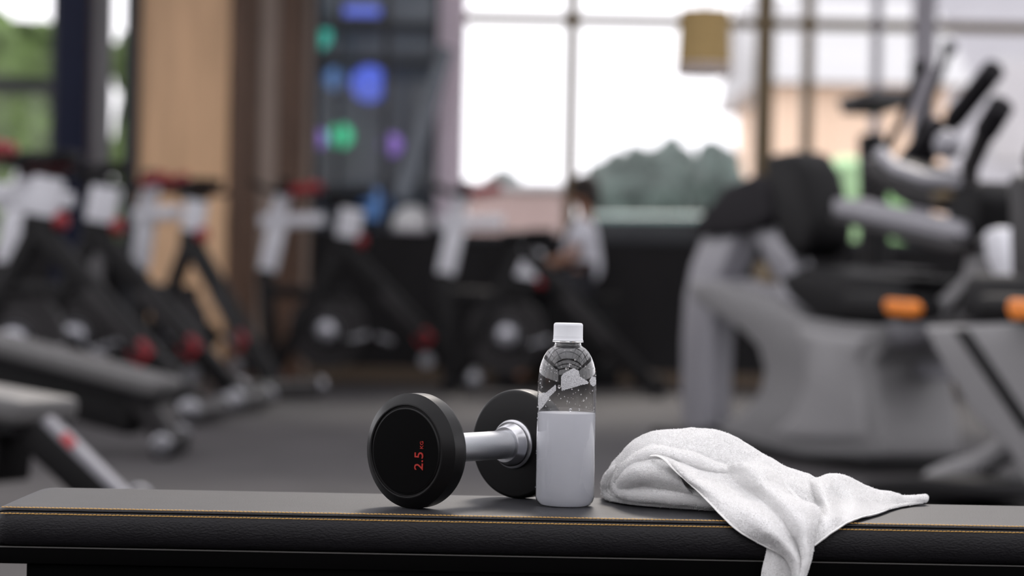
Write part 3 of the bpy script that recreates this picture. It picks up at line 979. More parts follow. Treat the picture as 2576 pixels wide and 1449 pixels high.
#FOREGROUND
# ------------------------------------------------------------------ foreground materials
def leather(name, col, rough, strength, scale, stretch):
    m = mat(name, col, rough, var=.12, vscale=25)
    nt = m.node_tree
    b = nt.nodes['Principled BSDF']
    tc = nt.nodes.new('ShaderNodeTexCoord')
    mp = nt.nodes.new('ShaderNodeMapping')
    mp.inputs['Scale'].default_value = stretch
    mp.inputs['Rotation'].default_value = (0, math.radians(12), 0)
    v = nt.nodes.new('ShaderNodeTexVoronoi')
    v.feature = 'SMOOTH_F1'
    v.inputs['Scale'].default_value = scale
    n = nt.nodes.new('ShaderNodeTexNoise')
    n.inputs['Scale'].default_value = scale * 1.4
    n.inputs['Detail'].default_value = 3
    nt.links.new(tc.outputs['Object'], mp.inputs['Vector'])
    nt.links.new(mp.outputs[0], v.inputs['Vector'])
    nt.links.new(mp.outputs[0], n.inputs['Vector'])
    ad = nt.nodes.new('ShaderNodeMath')
    ad.operation = 'ADD'
    nt.links.new(v.outputs['Distance'], ad.inputs[0])
    nt.links.new(n.outputs['Fac'], ad.inputs[1])
    bp = nt.nodes.new('ShaderNodeBump')
    bp.inputs['Strength'].default_value = strength
    bp.inputs['Distance'].default_value = .0006
    b.inputs['Specular IOR Level'].default_value = .3
    nt.links.new(ad.outputs[0], bp.inputs['Height'])
    nt.links.new(bp.outputs[0], b.inputs['Normal'])
    return m


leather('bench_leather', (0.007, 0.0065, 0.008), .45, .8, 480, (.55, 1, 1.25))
leather('bench_top_sheen_leather', (0.022, 0.022, 0.025), .5, .25, 500, (1, 1, 1))  # same black leather, its colour lifted to carry the window sheen on top
mat('gold_thread', (0.62, 0.36, 0.10), .6)
mat('bench_board', (0.0015, 0.0014, 0.0015), .6, spec=.04)
mat('board_edge', (0.10, 0.095, 0.09), .5)
mat('bench_steel', (0.0012, 0.0012, 0.0013), .6, spec=.03)
mat('dumbbell_rubber', (0.003, 0.0028, 0.003), .36, bump=.05, bscale=300, var=.1, spec=.3)
mat('dumbbell_face', (0.0012, 0.0011, 0.0012), .5, spec=.06)
mat('red_print', (0.36, 0.016, 0.010), .45)
mat('steel_polished', (0.55, 0.55, 0.57), .22, metal=1, bump=.05, bscale=400, stretch=(1, 1, 30))
mat('knurled_steel', (0.62, 0.63, 0.66), .34, metal=1)
nt = MATS['knurled_steel'].node_tree
b = nt.nodes['Principled BSDF']
tc = nt.nodes.new('ShaderNodeTexCoord')
sx = nt.nodes.new('ShaderNodeSeparateXYZ')
nt.links.new(tc.outputs['Object'], sx.inputs[0])


def mth(op, a, bb=None):
    n_ = nt.nodes.new('ShaderNodeMath')
    n_.operation = op
    for i, v in enumerate((a, bb)):
        if v is None:
            continue
        if isinstance(v, (int, float)):
            n_.inputs[i].default_value = v
        else:
            nt.links.new(v, n_.inputs[i])
    return n_.outputs[0]


ang = mth('MULTIPLY', mth('ARCTAN2', sx.outputs['Y'], sx.outputs['X']), 60.0)
zz = mth('MULTIPLY', sx.outputs['Z'], 60.0 / .0165)
s1 = mth('ABSOLUTE', mth('SINE', mth('MULTIPLY', mth('ADD', ang, zz), .5)))
s2 = mth('ABSOLUTE', mth('SINE', mth('MULTIPLY', mth('SUBTRACT', ang, zz), .5)))
hgt = mth('MINIMUM', s1, s2)
bp = nt.nodes.new('ShaderNodeBump')
bp.inputs['Strength'].default_value = .55
bp.inputs['Distance'].default_value = .0005
nt.links.new(hgt, bp.inputs['Height'])
nt.links.new(bp.outputs[0], b.inputs['Normal'])

mat('cap_plastic', (0.74, 0.75, 0.78), .38)
m = mat('bottle_plastic', (1, 1, 1), .02, trans=1.0, ior=1.40)
m = mat('frosted_residue', (.82, .82, .84), .6)
_nt = m.node_tree
_tc = _nt.nodes.new('ShaderNodeTexCoord')
_nz = _nt.nodes.new('ShaderNodeTexNoise')
_nz.inputs['Scale'].default_value = 1300
_nz.inputs['Detail'].default_value = 6
_mr = _nt.nodes.new('ShaderNodeMapRange')
_mr.inputs[1].default_value = .38
_mr.inputs[2].default_value = .60
_mr.inputs[3].default_value = .25
_mr.inputs[4].default_value = .55
_nt.links.new(_tc.outputs['Object'], _nz.inputs['Vector'])
_nt.links.new(_nz.outputs['Fac'], _mr.inputs[0])
_nt.links.new(_mr.outputs[0], _nt.nodes['Principled BSDF'].inputs['Alpha'])
mat('droplet_water', (1, 1, 1), .01, trans=1.0, ior=1.33)
m = mat('cloudy_water', (.88, .89, .93), .25, ior=1.2)
_nt = m.node_tree
_tl = _nt.nodes.new('ShaderNodeBsdfTranslucent')
_tl.inputs[0].default_value = (.93, .94, .98, 1)
_mx = _nt.nodes.new('ShaderNodeMixShader')
_mx.inputs[0].default_value = .55
_nt.links.new(_nt.nodes['Principled BSDF'].outputs[0], _mx.inputs[1])
_nt.links.new(_tl.outputs[0], _mx.inputs[2])
_nt.links.new(_mx.outputs[0], _nt.nodes['Material Output'].inputs[0])
m = mat('terry_white', (.88, .875, .87), .95, bump=.9, bscale=900, spec=.15, sheen=.3)
mat('terry_fibre', (.90, .895, .89), .95, spec=.1)
mat('woven_hem', (.85, .84, .82), .9, bump=.6, bscale=1500, spec=.15)

# ------------------------------------------------------------------ flat bench
YC, HWD = 2.7725, .1325
XA, XB = -.562, .76
bench = empty('flat_bench', (.1, YC, 0))
tag(bench, 'black leather flat bench with yellow double stitching along its edge', 'bench')
BO = Vector((.1, YC, 0))


def pad_half(prof, name, m, inset_extra=0.0):
    """loft the closed (y,z) profile along x with rounded ends"""
    r = .022
    st = []
    for t in (0, .0012, .004, .008, .014, .022):
        st.append((XA + t, r - math.sqrt(max(0, r * r - (r - t) ** 2))))
    for t in np.linspace(XA + .05, XB - .05, 40):
        st.append((t, 0))
    for t in (.022, .014, .008, .004, .0012, 0):
        st.append((XB - t, r - math.sqrt(max(0, r * r - (r - t) ** 2))))
    n = len(prof)
    vs_, fs = [], []
    for (x, ins) in st:
        for (y, z) in prof:
            k = (HWD - ins) / HWD
            dz = -.25 * ins if z > -.01 else 0
            vs_.append((x - BO.x, y * k, TOP + z + dz))
    for i in range(len(st) - 1):
        for k in range(n):
            k2 = (k + 1) % n
            fs.append((i * n + k, i * n + k2, (i + 1) * n + k2, (i + 1) * n + k))
    fs.append(tuple(range(n)))
    fs.append(tuple((len(st) - 1) * n + k for k in range(n))[::-1])
    return MB().add(vs_, fs).build(name, m, bench, smooth=True)


h = HWD
side_f = [(-h + .010, -.0432), (-h + .002, -.0415), (-h - .0025, -.036), (-h - .0045, -.026), (-h - .004, -.016), (-h - .0018, -.010), (-h - .0002, -.0072),
          (-h + .0012, -.0052), (-h + .0055, -.0046)]
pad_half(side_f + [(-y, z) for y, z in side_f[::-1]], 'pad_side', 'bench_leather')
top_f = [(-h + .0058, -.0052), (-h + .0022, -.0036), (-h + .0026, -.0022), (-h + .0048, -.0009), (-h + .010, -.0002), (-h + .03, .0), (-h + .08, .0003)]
pad_half(top_f + [(-y, z) for y, z in top_f[::-1]], 'pad_top', 'bench_top_sheen_leather')
# gold stitches, two rows
for row, (y, z, tilt) in enumerate(((-h + .0040, -.0008, .25), (-h - .0005, -.0072, .15))):
    mb = MB()
    x = XA + .006
    while x < XB - .01:
        L, r = .0036, .00058
        x += .0042
        j = random.uniform(-.00012, .00012)
        c = Vector((x - BO.x, y, TOP + z + j))
        d = Vector((1, 0, random.uniform(-.03, .03) - (.06 if row == 0 else -.06)))
        pts_ = [c - d * L / 2 + Vector((0, .0004, -.0003)), c - d * L / 2.6 + Vector((0, -.0002, .0001)), c + Vector((0, -.0003, .0002)), c + d * L / 2.6 + Vector((0, -.0002, .0001)), c + d * L / 2 + Vector((0, .0004, -.0003))]
        mb.tube(pts_, [r * .6, r, r, r, r * .6], 5)
    o = mb.build('stitch_row', 'gold_thread', bench, smooth=True)
    o['kind'] = 'stuff'
    o['label'] = 'row of yellow thread stitches'
MB().b2((XA + .004 - BO.x, -h + .004, TOP - .0625), (XB - .004 - BO.x, h - .004, TOP - .0425)).build('underboard', 'bench_board', bench, bevel=.0015)
MB().b2((XA + .006 - BO.x, -h + .0032, TOP - .0446), (XB - .006 - BO.x, -h + .006, TOP - .0434)).build('edge_trim', 'board_edge', bench)
MB().b2((-.527 - BO.x, -h + .012, TOP - .15), (XB - .06 - BO.x, h - .012, TOP - .0615)).build('side_rail', 'bench_steel', bench, bevel=.003)
for x in (-.40, .60):
    MB().b2((x - .04 - BO.x, -.05, .03), (x + .04 - BO.x, .05, TOP - .145)).build('leg', 'bench_steel', bench, bevel=.006)
    MB().b2((x - .04 - BO.x, -.26, 0), (x + .04 - BO.x, .26, .045)).build('foot', 'bench_steel', bench, bevel=.01)

# ------------------------------------------------------------------ dumbbell
fc = Vector((-.1062, 2.712, 0))
bc = Vector((.0152, 2.870, 0))
R_ = .0645
ax = (fc - bc).normalized()                 # from the far head to the near head
mid = (fc + bc) / 2
db = empty('dumbbell', (mid.x, mid.y, TOP + R_ + .0003))
tag(db, 'black rubber dumbbell with steel handle standing on the bench beside the bottle', 'dumbbell')
# local frame: z along the axis
zax = ax
xax = Vector((0, 0, 1)).cross(zax).normalized()     # horizontal
yax = zax.cross(xax)
RM = Matrix((xax, yax, zax)).transposed().to_4x4()
half = (fc - bc).length / 2
for s in (1, -1):
    FL = RM @ (Matrix.Identity(4) if s == 1 else Matrix.Rotation(math.pi, 4, 'X'))
    M_ = FL @ Matrix.Translation((0, 0, half))
    hd = MB().lathe([(.020, -.0155), (.0600, -.0155), (.0622, -.0150), (.0636, -.0138), (.0643, -.0118), (.0645, -.0095), (.0645, .0064),
                     (.0538, .0146), (.0530, .0150), (.0520, .0153), (.0508, .0150), (.0502, .0138), (.0490, .0138), (.0484, .0148), (.0474, .0152), (.02, .0152)], 96, M_).build('head', 'dumbbell_rubber', db, smooth=True)
    MB().lathe([(.0001, .0145), (.0476, .0150), (.0470, .01535), (.0462, .0154), (.0001, .0154)], 72, M_, close=False).build('face_disc', 'dumbbell_face', hd, smooth=True)
    cl = MB().lathe([(.0185, -.0345), (.0205, -.0345), (.0215, -.0335), (.0255, -.0245), (.0262, -.0235), (.0262, -.0205), (.0285, -.0198), (.0292, -.0188), (.0292, -.0150), (.018, -.0150)], 64, M_).build('collar', 'steel_polished', db, smooth=True)
    if s == 1:
        def text(body, size, x, y):
            cu = bpy.data.curves.new('lettering', 'FONT')
            cu.body = body
            cu.size = size
            cu.extrude = .0004
            cu.resolution_u = 4
            to = bpy.data.objects.new('lettering_curve', cu)
            COL.objects.link(to)
            dg = bpy.context.evaluated_depsgraph_get()
            dg.update()
            me = bpy.data.meshes.new_from_object(to.evaluated_get(dg))
            bpy.data.objects.remove(to)
            me.materials.clear()
            me.materials.append(MATS['red_print'])
            # text x axis -> up (+y), text up -> -x on the face
            Tm = M_ @ Matrix.Translation((x, y, .0158)) @ Matrix.Rotation(math.pi / 2, 4, 'Z')
            me.transform(Tm)
            o = bpy.data.objects.new('weight_lettering', me)
            COL.objects.link(o)
            o.parent = hd
            return o
        text('2.5', .0178, .0262, -.0205)
        text('KG', .0066, .0262, .0036)
hl = MB().lathe([(.0166, -half + .03), (.0166, half - .03)], 64).build('handle', 'knurled_steel', db, smooth=True)
hl.rotation_euler = RM.to_euler()

# ------------------------------------------------------------------ water bottle
bb = P(1420, 1269, 2.777)
bt = empty('water_bottle', (bb.x, 2.777, TOP + .0006))
bt.scale = (.993, .993, .993)
bt.rotation_euler = (0, math.radians(.15), 0)
tag(bt, 'clear plastic bottle half full of cloudy water with a white cap', 'bottle')
outer = [(.0001, .004), (.012, .0035), (.020, .0008), (.026, .0), (.0302, .0018), (.0328, .0056), (.0340, .0105), (.0342, .03), (.0340, .10), (.0338, .142), (.0333, .152),
         (.0322, .1595), (.0303, .1665), (.0275, .173), (.0240, .1785), (.0205, .1820), (.0176, .1838), (.0160, .1850), (.0152, .1868), (.0150, .1925),
         (.0150, .2070)]
th = .0005
inner = [(max(r - th, .0001), z + (th if r < .033 and z < .02 else -th * .3)) for r, z in outer[::-1]]
prof = outer + [(.0142, .2070)] + inner[1:]
MB().lathe(prof, 96, close=False).build('bottle_body', 'bottle_plastic', bt, smooth=True)
WZ = .1075
wp = []
for r, z in outer:
    if z < WZ - .002 and z <= .11:
        wp.append((max(r - th - .00008, .0001), z + (th + .0001 if z < .02 else 0)))
wp += [(.03345, WZ - .0015), (.03335, WZ), (.0326, WZ - .0006), (.0001, WZ - .0008)]
MB().lathe(wp, 96, close=False).build('water', 'cloudy_water', bt, smooth=True)
nr = 72


def ridge(i, k):
    return 1.0 + (.012 if (k % 2 == 0 and 2 <= i <= 5) else 0)


cp = MB().lathe([(.0150, .1925), (.0168, .1925), (.0170, .1960), (.0168, .1965), (.0168, .2080), (.0167, .2092), (.0160, .2108), (.0145, .2113), (.0001, .2114)], 144, mod=ridge, close=False).build('cap', 'cap_plastic', bt, smooth=True)
MB().lathe([(.0152, .1905), (.0176, .1905), (.0178, .1912), (.0171, .1922), (.0171, .1958), (.0152, .1958)], 72).build('tamper_ring', 'cap_plastic', cp, smooth=True)
MB().lathe([(.0150, .1885), (.0180, .1888), (.0182, .1896), (.0180, .1903), (.0150, .1904)], 72).build('neck_ring', 'bottle_plastic', bt, smooth=True)


def rad(z):
    zs = [q[1] for q in outer[6:]]
    rs = [q[0] for q in outer[6:]]
    return float(np.interp(z, zs, rs))


def on_bottle(u, z, off):
    """u: image-side coordinate in units of radius (-1..1) seen from the camera"""
    a = -math.pi / 2 + math.asin(max(-.999, min(.999, u)))
    r = rad(z) + off
    return Vector((r * math.cos(a), r * math.sin(a), z))


def residue(pts, name):
    """pts: outline in zoom px of the bottle crop, triangulated on the curved side"""
    q = [((x - 305) / 212.0, .2112 - (y - 60) / 2.9 / 2172) for x, y in pts]
    # scan-fill on a fine grid
    us = [p[0] for p in q]
    zs = [p[1] for p in q]
    N = 44
    mb = MB()
    idx = {}

    def inside(u, z):
        c = False
        j = len(q) - 1
        for i in range(len(q)):
            if ((q[i][1] > z) != (q[j][1] > z)) and (u < (q[j][0] - q[i][0]) * (z - q[i][1]) / (q[j][1] - q[i][1]) + q[i][0]):
                c = not c
            j = i
        return c
    U = np.linspace(min(us), max(us), N)
    Z = np.linspace(min(zs), max(zs), N)
    for i in range(N - 1):
        for j in range(N - 1):
            if inside((U[i] + U[i + 1]) / 2, (Z[j] + Z[j + 1]) / 2):
                f = []
                for (a_, b_) in ((i, j), (i + 1, j), (i + 1, j + 1), (i, j + 1)):
                    if (a_, b_) not in idx:
                        idx[(a_, b_)] = len(mb.v)
                        mb.v.append(tuple(on_bottle(U[a_], Z[b_], .00015)))
                    f.append(idx[(a_, b_)])
                mb.f.append(tuple(f))
    o = mb.build(name, 'frosted_residue', bt, fix=False)
    sm = o.modifiers.new('solid', 'SOLIDIFY')
    sm.thickness = .0001
    return o


residue([(258, 440), (275, 420), (345, 380), (385, 400), (390, 440), (440, 470), (455, 480), (450, 495), (410, 500), (330, 525), (262, 545), (256, 500)], 'label_residue')
residue([(100, 570), (150, 565), (205, 515), (220, 500), (222, 545), (180, 590), (140, 660), (105, 700), (98, 650)], 'label_residue')
residue([(462, 470), (480, 440), (512, 450), (512, 500), (490, 515), (468, 495)], 'label_residue')
dr = MB()


def droplet(u, z, r, sz=1.0):
    c = on_bottle(u, z, 0)
    nrm = Vector((c.x, c.y, 0)).normalized()
    M3 = Matrix((nrm.cross(Vector((0, 0, 1))), Vector((0, 0, 1)), nrm)).transposed()
    vs_, fs = [], []
    seg, rg = 10, 4
    for i in range(rg):
        th_ = math.pi / 2 * i / rg
        for k2 in range(seg):
            a = 2 * math.pi * k2 / seg
            vs_.append(c + M3 @ Vector((r * math.cos(th_) * math.cos(a), r * sz * math.cos(th_) * math.sin(a), r * .7 * math.sin(th_))))
    vs_.append(c + M3 @ Vector((0, 0, r * .7)))
    for i in range(rg - 1):
        for k2 in range(seg):
            fs.append((i * seg + k2, i * seg + (k2 + 1) % seg, (i + 1) * seg + (k2 + 1) % seg, (i + 1) * seg + k2))
    for k2 in range(seg):
        fs.append(((rg - 1) * seg + k2, (rg - 1) * seg + (k2 + 1) % seg, len(vs_) - 1))
    dr.add(vs_, fs)


for (x, y, r) in ((306, 476, 4.2), (245, 517, 5), (178, 612, 3.8), (329, 682, 4.4), (420, 612, 3), (196, 965, 3.2), (340, 968, 2.8), (240, 1000, 2.5), (496, 480, 4.5), (130, 590, 3), (392, 680, 2.6),
                  (335, 255, 2.6), (265, 255, 2.4), (290, 385, 3), (205, 905, 2.4), (437, 830, 2.4), (362, 320, 2.4), (160, 285, 2.4)):
    droplet(min(.97, max(-.97, (x - 305) / 212)), .2112 - (y - 60) / 2.9 / 2172, r * 2.4 / 2.9 / 2172, 1.15)
for _ in range(230):
    zf = random.random()
    z = random.uniform(.112, .165) if zf < .72 else random.uniform(.015, .112)
    u = math.sin(random.uniform(-1.5, 1.5))
    droplet(u, z, random.choice((.0003, .0004, .0004, .0006, .0008)), random.uniform(1, 1.5))
o = dr.build('water_droplets', 'droplet_water', bt, smooth=True)
o['kind'] = 'stuff'

# ------------------------------------------------------------------ towel
TO = P(1800, 1280, 2.74)
TO = Vector((TO.x, TO.y, TOP))
tw = empty('towel', TO)
tag(tw, 'crumpled white terry towel lying on the bench and hanging over its edge', 'towel')


def W(zx, zy, Y):
    return P(1480 + zx / 2.8, 1040 + zy / 2.8, Y)


def cr(a, n):
    """Catmull-Rom resampling of an array of points along axis 0"""
    a = np.asarray(a, float)
    m = len(a)
    ext = np.concatenate([[2 * a[0] - a[1]], a, [2 * a[-1] - a[-2]]])
    ts = np.linspace(0, m - 1, n)
    out = []
    for t in ts:
        i = min(int(t), m - 2)
        f = t - i
        p0, p1, p2, p3 = ext[i], ext[i + 1], ext[i + 2], ext[i + 3]
        out.append(.5 * (2 * p1 + (p2 - p0) * f + (2 * p0 - 5 * p1 + 4 * p2 - p3) * f * f + (3 * p1 - p0 - 3 * p2 + p3) * f ** 3))
    return np.array(out)


cloth = MB()
surf = []          # (points, normals) for the terry


def push_out(y, z):
    """keep cloth outside the bench: rounded front edge, flat top"""
    cy, cz, r = 2.652, TOP - .014, .0175
    a_, b_ = cy - y, z - cz
    if y > 2.903:
        return y, z
    if a_ > 0 and b_ > 0:
        d_ = math.hypot(a_, b_)
        if d_ < r:
            return cy - a_ / d_ * r, cz + b_ / d_ * r
        return y, z
    if b_ >= 0:
        return y, max(z, cz + r)
    if a_ >= 0:
        return min(y, cy - r), z
    return (y, cz + r) if b_ > -.02 else (cy - r, z)


def add_grid(Gd, amp=.0011, seed=0.0, floor_=True, fuzz=True):
    nv, nu = Gd.shape[:2]
    du = np.gradient(Gd, axis=1)
    dv = np.gradient(Gd, axis=0)
    N = np.cross(du, dv)
    N /= np.linalg.norm(N, axis=2, keepdims=True) + 1e-12
    view = Gd - np.array(CAM)
    sgn = np.sign((N * view).sum(2))
    if (sgn > 0).mean() > .5:
        N = -N
    for i in range(nv):
        for j in range(nu):
            p = Vector(Gd[i, j])
            q = p * 45 + Vector((seed, seed * 1.7, 0))
            d_ = noise.noise(p * 17 + Vector((seed * 3, 0, seed))) * amp * 1.6 + noise.noise(q) * amp + noise.noise(p * 120 + Vector((seed, 0, 0))) * amp * .35
            Gd[i, j] += N[i, j] * d_
            Gd[i, j, 1], Gd[i, j, 2] = push_out(Gd[i, j, 1], Gd[i, j, 2])
    Gl = Gd - np.array(TO)
    vs_ = Gl.reshape(-1, 3)
    fs = [(i * nu + j, i * nu + j + 1, (i + 1) * nu + j + 1, (i + 1) * nu + j) for i in range(nv - 1) for j in range(nu - 1)]
    cloth.add(vs_, fs)
    if fuzz:
        surf.append((Gl, N))
    return Gd


def patch(rows, depths, nu, nv, back=None, **k):
    A = np.array([[list(W(x, y, Y)) for (x, y), Y in zip(r, dd)] for r, dd in zip(rows, depths)])
    if back:
        top = A[0]
        ex = []
        for (dy, fz) in back[::-1]:
            b_ = top.copy()
            b_[:, 1] += dy
            b_[:, 2] = TOP + .002 + np.maximum(0, b_[:, 2] - TOP - .002) * fz
            ex.append(b_)
        A = np.concatenate([np.array(ex), A])
    A = np.array([cr(r, nu) for r in A])
    A = np.array([cr(A[:, j], nv) for j in range(nu)]).transpose(1, 0, 2)
    return add_grid(A, **k)


def roll(path, radii, seg=20, n=70, flat=.8, **k):
    pts_ = cr([list(W(x, y, Y)) for (x, y, Y) in path], n)
    rr = cr([[r] for r in radii], n)[:, 0] / 2.8 / 2172
    g = np.zeros((n, seg + 1, 3))
    ref = Vector((0, -1, 0))
    for i in range(n):
        t = Vector(pts_[min(i + 1, n - 1)] - pts_[max(i - 1, 0)]).normalized()
        u_ = (ref - t * ref.dot(t)).normalized()
        ref = u_
        w_ = t.cross(u_)
        for s in range(seg + 1):
            a = 2 * math.pi * s / seg
            g[i, s] = np.array(Vector(pts_[i]) + (u_ * math.cos(a) * flat + w_ * math.sin(a)) * max(rr[i], .0006))
    return add_grid(g, **k)


# the back mound, rising to the top silhouette
patch([[(104, 530), (200, 330), (400, 172), (700, 120), (960, 152), (1200, 278), (1400, 398), (1560, 455), (1640, 520)],
       [(112, 565), (218, 378), (425, 222), (700, 185), (950, 232), (1165, 330), (1360, 440), (1530, 500), (1630, 560)],
       [(150, 600), (260, 440), (480, 300), (700, 275), (940, 330), (1140, 400), (1330, 490), (1500, 560), (1620, 610)],
       [(200, 618), (320, 560), (520, 470), (720, 440), (930, 450), (1120, 500), (1300, 580), (1480, 640), (1600, 670)],
       [(240, 625), (380, 620), (560, 610), (740, 600), (920, 590), (1100, 600), (1280, 640), (1450, 680), (1580, 690)]],
      [[2.865, 2.84, 2.825, 2.82, 2.82, 2.815, 2.81, 2.81, 2.81],
       [2.855, 2.825, 2.80, 2.793, 2.793, 2.79, 2.785, 2.785, 2.785],
       [2.848, 2.815, 2.785, 2.775, 2.775, 2.77, 2.765, 2.765, 2.765],
       [2.845, 2.81, 2.785, 2.775, 2.77, 2.765, 2.76, 2.755, 2.75],
       [2.842, 2.815, 2.795, 2.785, 2.78, 2.775, 2.765, 2.76, 2.75]],
      110, 56, back=[(.012, .97), (.035, .72), (.048, .3), (.05, .0)], amp=.0016, seed=1.0)
# second layer folded in front of it
patch([[(150, 560), (185, 440), (250, 345), (350, 268), (470, 232), (600, 250), (760, 292), (900, 350), (1040, 385)],
       [(165, 590), (205, 470), (268, 372), (360, 292), (475, 252), (600, 275), (750, 320), (890, 372), (1040, 400)],
       [(190, 605), (240, 500), (300, 410), (385, 335), (490, 300), (610, 330), (740, 372), (880, 410), (1030, 430)],
       [(230, 612), (290, 540), (360, 470), (440, 420), (540, 400), (640, 420), (760, 450), (880, 480), (1000, 500)]],
      [[2.848, 2.815, 2.795, 2.782, 2.775, 2.768, 2.768, 2.768, 2.768],
       [2.838, 2.802, 2.778, 2.764, 2.757, 2.752, 2.753, 2.756, 2.758],
       [2.838, 2.800, 2.775, 2.760, 2.752, 2.750, 2.752, 2.755, 2.757],
       [2.845, 2.81, 2.785, 2.770, 2.765, 2.765, 2.765, 2.765, 2.765]],
      80, 30, amp=.0010, seed=5.0)
# inner fold under the hem corner
patch([[(215, 470), (255, 400), (330, 345), (430, 318), (520, 330), (590, 390)],
       [(205, 500), (255, 440), (340, 395), (440, 385), (540, 405), (640, 460)],
       [(230, 540), (290, 500), (370, 460), (470, 455), (580, 480), (700, 530)],
       [(290, 560), (350, 545), (430, 530), (520, 540), (640, 570), (780, 600)]],
      [[2.812, 2.785, 2.766, 2.757, 2.752, 2.748],
       [2.796, 2.768, 2.748, 2.740, 2.736, 2.732],
       [2.792, 2.766, 2.746, 2.738, 2.732, 2.726],
       [2.80, 2.775, 2.758, 2.748, 2.742, 2.735]],
      60, 28, amp=.0012, seed=9.0)
# lower rolls resting on the bench
roll([(205, 505, 2.812), (240, 548, 2.795), (320, 565, 2.775), (430, 565, 2.760), (560, 575, 2.748), (700, 595, 2.737), (830, 620, 2.728), (930, 640, 2.722)],
     [34, 48, 52, 52, 50, 44, 34, 22], flat=.9, amp=.0014, seed=12)
roll([(150, 565, 2.845), (190, 598, 2.83), (270, 625, 2.805), (370, 638, 2.785), (500, 642, 2.770), (650, 645, 2.757), (790, 645, 2.745), (900, 640, 2.735)],
     [22, 30, 32, 30, 30, 31, 29, 22], flat=1.2, amp=.0014, seed=15)
roll([(255, 345, 2.835), (185, 400, 2.836), (138, 470, 2.842), (135, 540, 2.845), (165, 595, 2.838), (230, 622, 2.822), (320, 635, 2.805)],
     [10, 28, 36, 38, 34, 30, 20], flat=.9, amp=.0012, seed=18)
# the flap that falls over the front edge
flap = patch([[(440, 308), (540, 322), (720, 380), (900, 392), (1100, 345), (1262, 340)],
              [(530, 330), (640, 385), (800, 420), (980, 432), (1180, 400), (1352, 450)],
              [(640, 425), (740, 470), (880, 500), (1050, 505), (1230, 480), (1410, 545)],
              [(800, 570), (890, 570), (1010, 580), (1150, 575), (1310, 560), (1470, 620)],
              [(960, 735), (1050, 715), (1160, 700), (1290, 690), (1440, 665), (1600, 655)],
              [(1080, 838), (1170, 828), (1270, 815), (1390, 800), (1520, 785), (1618, 770)],
              [(1250, 928), (1310, 920), (1380, 912), (1460, 910), (1530, 915), (1592, 905)],
              [(1385, 1005), (1420, 1005), (1455, 1010), (1495, 1020), (1535, 1020), (1565, 1010)],
              [(1440, 1090), (1455, 1090), (1475, 1092), (1500, 1095), (1520, 1095), (1535, 1090)],
              [(1455, 1200), (1465, 1200), (1475, 1200), (1485, 1200), (1492, 1200), (1500, 1200)]],
             [[2.748, 2.738, 2.752, 2.768, 2.748, 2.785],
              [2.728, 2.722, 2.742, 2.752, 2.722, 2.765],
              [2.712, 2.702, 2.722, 2.730, 2.698, 2.742],
              [2.690, 2.680, 2.690, 2.702, 2.672, 2.715],
              [2.643, 2.638, 2.636, 2.650, 2.632, 2.680],
              [2.629, 2.622, 2.612, 2.624, 2.610, 2.640],
              [2.626, 2.618, 2.606, 2.618, 2.602, 2.626],
              [2.622, 2.612, 2.604, 2.612, 2.600, 2.618],
              [2.618, 2.610, 2.604, 2.606, 2.600, 2.612],
              [2.616, 2.610, 2.605, 2.604, 2.602, 2.610]],
             80, 120, amp=.0013, seed=22.0)
# the tail lying to the right
tail = patch([[(1400, 560), (1500, 500), (1600, 468), (1740, 438), (1870, 480), (2000, 532), (2120, 556), (2230, 585), (2330, 584), (2385, 582)],
              [(1420, 600), (1520, 520), (1630, 505), (1740, 480), (1870, 515), (2000, 562), (2120, 580), (2230, 598), (2330, 598), (2392, 595)],
              [(1480, 650), (1560, 580), (1650, 580), (1750, 545), (1875, 570), (2000, 605), (2115, 612), (2225, 618), (2322, 615), (2385, 610)],
              [(1560, 700), (1620, 660), (1690, 655), (1770, 625), (1880, 635), (1995, 648), (2105, 645), (2210, 640), (2305, 632), (2372, 622)],
              [(1600, 800), (1650, 770), (1710, 745), (1790, 705), (1880, 698), (1985, 690), (2090, 675), (2195, 658), (2285, 646), (2355, 632)],
              [(1590, 930), (1650, 885), (1715, 835), (1785, 795), (1865, 762), (1955, 733), (2055, 708), (2165, 674), (2260, 658), (2342, 640)]],
             [[2.775, 2.80, 2.795, 2.805, 2.82, 2.835, 2.845, 2.862, 2.874, 2.885],
              [2.765, 2.80, 2.768, 2.780, 2.80, 2.818, 2.832, 2.854, 2.869, 2.882],
              [2.745, 2.79, 2.742, 2.768, 2.772, 2.80, 2.82, 2.848, 2.866, 2.881],
              [2.70, 2.745, 2.715, 2.748, 2.745, 2.778, 2.806, 2.843, 2.864, 2.88],
              [2.640, 2.655, 2.655, 2.69, 2.70, 2.735, 2.775, 2.825, 2.855, 2.875],
              [2.622, 2.624, 2.627, 2.635, 2.643, 2.682, 2.732, 2.810, 2.848, 2.872]],
             110, 56, back=[(.008, .9), (.018, .55), (.024, .12), (.025, 0)], amp=.0013, seed=30.0)
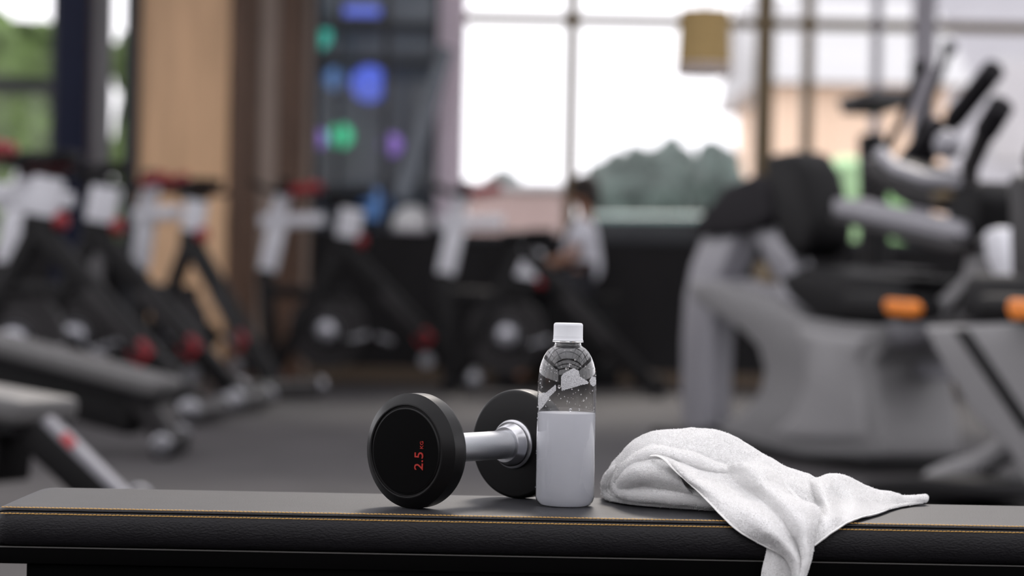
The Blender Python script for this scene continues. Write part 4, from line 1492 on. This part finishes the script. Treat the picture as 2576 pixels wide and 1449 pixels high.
# small bunched bump behind, and the underside hanging in front
roll([(1380, 470, 2.812), (1460, 452, 2.815), (1530, 462, 2.815), (1590, 500, 2.812), (1640, 560, 2.80)], [22, 34, 36, 34, 24], n=40, amp=.001, seed=35)
roll([(1290, 430, 2.772), (1360, 500, 2.755), (1430, 590, 2.735), (1510, 650, 2.712), (1600, 680, 2.69), (1610, 760, 2.66)], [16, 22, 22, 22, 22, 14], n=60, amp=.001, seed=38)
patch([[(1262, 930), (1310, 945), (1380, 985), (1440, 1060)],
       [(1250, 1000), (1310, 1010), (1380, 1030), (1450, 1090)],
       [(1228, 1090), (1300, 1095), (1380, 1100), (1455, 1140)],
       [(1215, 1200), (1300, 1200), (1380, 1200), (1470, 1200)]],
      [[2.634, 2.632, 2.630, 2.628], [2.632, 2.628, 2.627, 2.626], [2.630, 2.625, 2.626, 2.626], [2.630, 2.624, 2.626, 2.626]], 40, 30, amp=.0008, seed=41.0, floor_=False)
o = cloth.build('cloth', 'terry_white', tw, smooth=False, fix=False)
o.data.polygons.foreach_set('use_smooth', [True] * len(o.data.polygons))
sm = o.modifiers.new('solid', 'SOLIDIFY')
sm.thickness = .0028
sm.offset = 0
# woven hems
def hem(path, name, r=.0022, flat=.6):
    pts_ = [Vector(p) - TO for p in path]
    return MB().tube(pts_, r, 10, flat=flat, ref=(0, -1, 0)).build(name, 'woven_hem', tw, smooth=True)


hem([flap[i, 0] + np.array((0, -.0006, 0)) for i in range(0, flap.shape[0])], 'hem')
hem([tail[-1, j] + np.array((0, -.0006, .0002)) for j in range(0, tail.shape[1])], 'hem', .0017)
# terry fibres
rows_v, rows_f = [], []
cnt = 0
for (Gl, N) in surf:
    nv, nu = Gl.shape[:2]
    e1 = np.linalg.norm(np.diff(Gl, axis=1), axis=2)[:-1]
    e2 = np.linalg.norm(np.diff(Gl, axis=0), axis=2)[:, :-1]
    ar = (e1 * e2)
    want = ar * 4.2e6
    k = rng.poisson(want)
    ii, jj = np.nonzero(k)
    rep = k[ii, jj]
    ii, jj = np.repeat(ii, rep), np.repeat(jj, rep)
    u, v = rng.random(len(ii)), rng.random(len(ii))
    p = (Gl[ii, jj] * ((1 - u) * (1 - v))[:, None] + Gl[ii, jj + 1] * (u * (1 - v))[:, None] + Gl[ii + 1, jj] * ((1 - u) * v)[:, None] + Gl[ii + 1, jj + 1] * (u * v)[:, None])
    nn = N[ii, jj]
    d = nn + rng.normal(0, .55, nn.shape)
    d /= np.linalg.norm(d, axis=1, keepdims=True)
    L = rng.uniform(.0006, .0013, len(ii)) * np.where(rng.random(len(ii)) < .03, 1.8, 1)
    s = np.cross(d, rng.normal(0, 1, nn.shape))
    s /= np.linalg.norm(s, axis=1, keepdims=True)
    w = .00022
    base = p + nn * .0012
    tip = base + d * L[:, None]
    Q = np.stack([base - s * w, base + s * w, tip + s * w * .6, tip - s * w * .6], 1)
    rows_v.append(Q.reshape(-1, 3))
    cnt += len(Q)
V = np.concatenate(rows_v)
me = bpy.data.meshes.new('terry_loops')
me.vertices.add(len(V))
me.vertices.foreach_set('co', V.ravel().astype(np.float32))
nf = cnt
me.loops.add(nf * 4)
me.polygons.add(nf)
me.loops.foreach_set('vertex_index', np.arange(nf * 4, dtype=np.int32))
me.polygons.foreach_set('loop_start', np.arange(0, nf * 4, 4, dtype=np.int32))
me.polygons.foreach_set('loop_total', np.full(nf, 4, dtype=np.int32))
me.update()
me.validate()
me.materials.append(MATS['terry_fibre'])
o = bpy.data.objects.new('terry_loops', me)
COL.objects.link(o)
o.parent = tw
o['kind'] = 'stuff'
